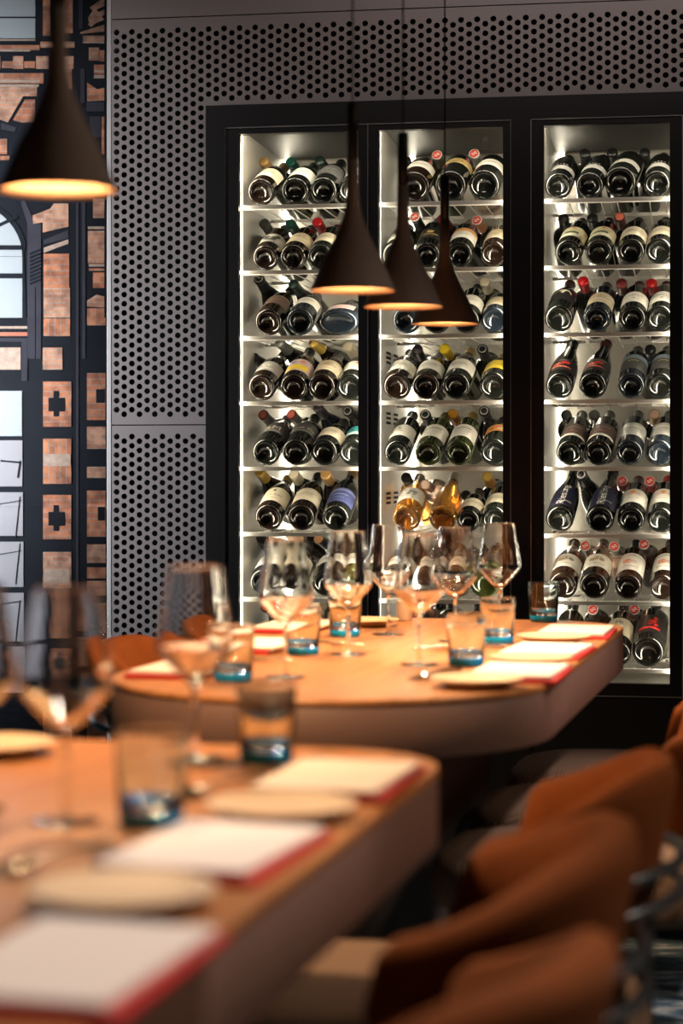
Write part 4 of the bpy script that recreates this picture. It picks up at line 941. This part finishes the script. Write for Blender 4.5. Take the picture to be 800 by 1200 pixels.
KNIT = knit(); BANDM = mat('chair_band_metal', (0.10, 0.12, 0.15), 0.3, 0.7); LEGM = mat('chair_dark_metal', (0.012, 0.016, 0.022), 0.3, 0.6)
def smooth(t): t = max(0, min(1, t)); return t * t * (3 - 2 * t)
def chair_proto():
    t = thing('dining_chair', 'x', 'chair')
    # wrap-around back: rounded roll, high at the rear, sloping down into the arms
    mb = MB(); N = 36; S = 16; A = R(104); v = []; f = []
    for i in range(N + 1):
        th = -A + 2 * A * i / N; k = smooth((abs(th) - R(20)) / R(85)); cap = min(1.0, math.sqrt(max(0.0, 1 - (max(0, abs(th) - R(90)) / R(14)) ** 2)) + 0.02)
        zt = .755 - .070 * k; zb = .545 - .040 * k; th2 = .027 * cap; zc = (zt + zb) / 2; hz = (zt - zb) / 2 * (0.25 + 0.75 * cap)
        for j in range(S):
            q = 2 * PI * j / S; cx, cz = math.cos(q), math.sin(q)
            e = 0.75; x_ = math.copysign(abs(cx) ** e, cx); z_ = math.copysign(abs(cz) ** e, cz)
            roll = 0.012 * smooth((z_ - .1) / .9)           # the top rolls outward and swells
            rr = th2 * x_ * (1 + 0.18 * smooth(z_)) + roll + 0.012 * z_
            v.append((.020 + (.140 + rr) * math.cos(th), (.197 + rr) * math.sin(th), zc + hz * z_))
    for i in range(N):
        for j in range(S):
            a = i * S + j; b = i * S + (j + 1) % S; f.append((a, a + S, b + S, b))
    mb.add(v, f, 0, True); mb.add(v[:S], [tuple(range(S))], 0, True); mb.add(v[-S:], [tuple(reversed(range(S)))], 0, True)
    build('backrest', mb, VEL, t)
    # seat cushion
    mb = MB(); n = 32; rings = []
    for k, z in ((.90, .385), (.985, .400), (1.0, .425), (.985, .452), (.93, .470), (.80, .478), (.45, .484)):
        ring = []
        for i in range(n):
            q = 2 * PI * i / n; cx, cy = math.cos(q), math.sin(q); e = .55
            ring.append((-.115 + .285 * k * math.copysign(abs(cx) ** e, cx), .215 * k * math.copysign(abs(cy) ** e, cy) * (1 - 0.12 * max(0, cx)), z))
        rings.append(ring)
    v = [p for r in rings for p in r]; f = []
    for i in range(len(rings) - 1):
        for j in range(n): a = i * n + j; b = i * n + (j + 1) % n; f.append((a, b, b + n, a + n))
    mb.add(v, f, 0, True); mb.add(rings[-1], [tuple(range(n))], 0, True); mb.add(rings[0], [tuple(reversed(range(n)))], 0, True)
    build('seat', mb, KNIT, t)
    for z0 in (.600, .638):
        mb = MB(); mb.tube([(.030 + .180 * math.cos(R(q)), .234 * math.sin(R(q)), z0 - .020 * smooth((abs(q) - 20) / 90)) for q in range(-90, 91, 10)], .0075, 8); build('metal_band', mb, BANDM, t)
    for x, y, zt in ((.150, .175, .55), (.150, -.175, .55), (-.30, .16, .37), (-.30, -.16, .37)):
        mb = MB(); mb.tube([(x * 1.10, y * 1.10, 0), (x, y, .36), (x, y, zt)], .011, 8); build('leg', mb, LEGM, t)
    mb = MB(); mb.bbox(-.34, .15, -.175, .175, .362, .384, .02); build('seat_frame', mb, LEGM, t)
    return t
cp_, cu_ = chair_proto(), []
PC = -0.385
for pc, a, l in [(-.362, 1.485, 'rust velvet chair closest of all, low at the bottom beside the nearest table'), (PC, 1.98, 'rust velvet chair second along the right side of the nearest table'), (PC, 2.47, 'rust velvet chair third along the right side, nearest the gap between tables'),
             (-.25, 3.40, 'rust chair with knit seat under the far table, nearest of its right side'), (-.27, 3.90, 'rust chair with knit seat under the far table, middle of its right side'), (-.28, 4.40, 'rust chair with knit seat under the far table, furthest of its right side')]:
    place(cp_, cu_, 0, 0, l, z=-0.0003, rz=-TA - (R(15) if a < 1.5 else 0), pa=(pc, a), group='rust chairs around the tables')
for a, l in [(3.98, 'rust velvet chair on the left side of the far table, nearer one'), (4.49, 'rust velvet chair on the left side of the far table, by the perforated wall')]:
    place(cp_, cu_, 0, 0, l, z=-0.0003, rz=-TA + PI, pa=(-1.255, a), group='rust chairs around the tables')
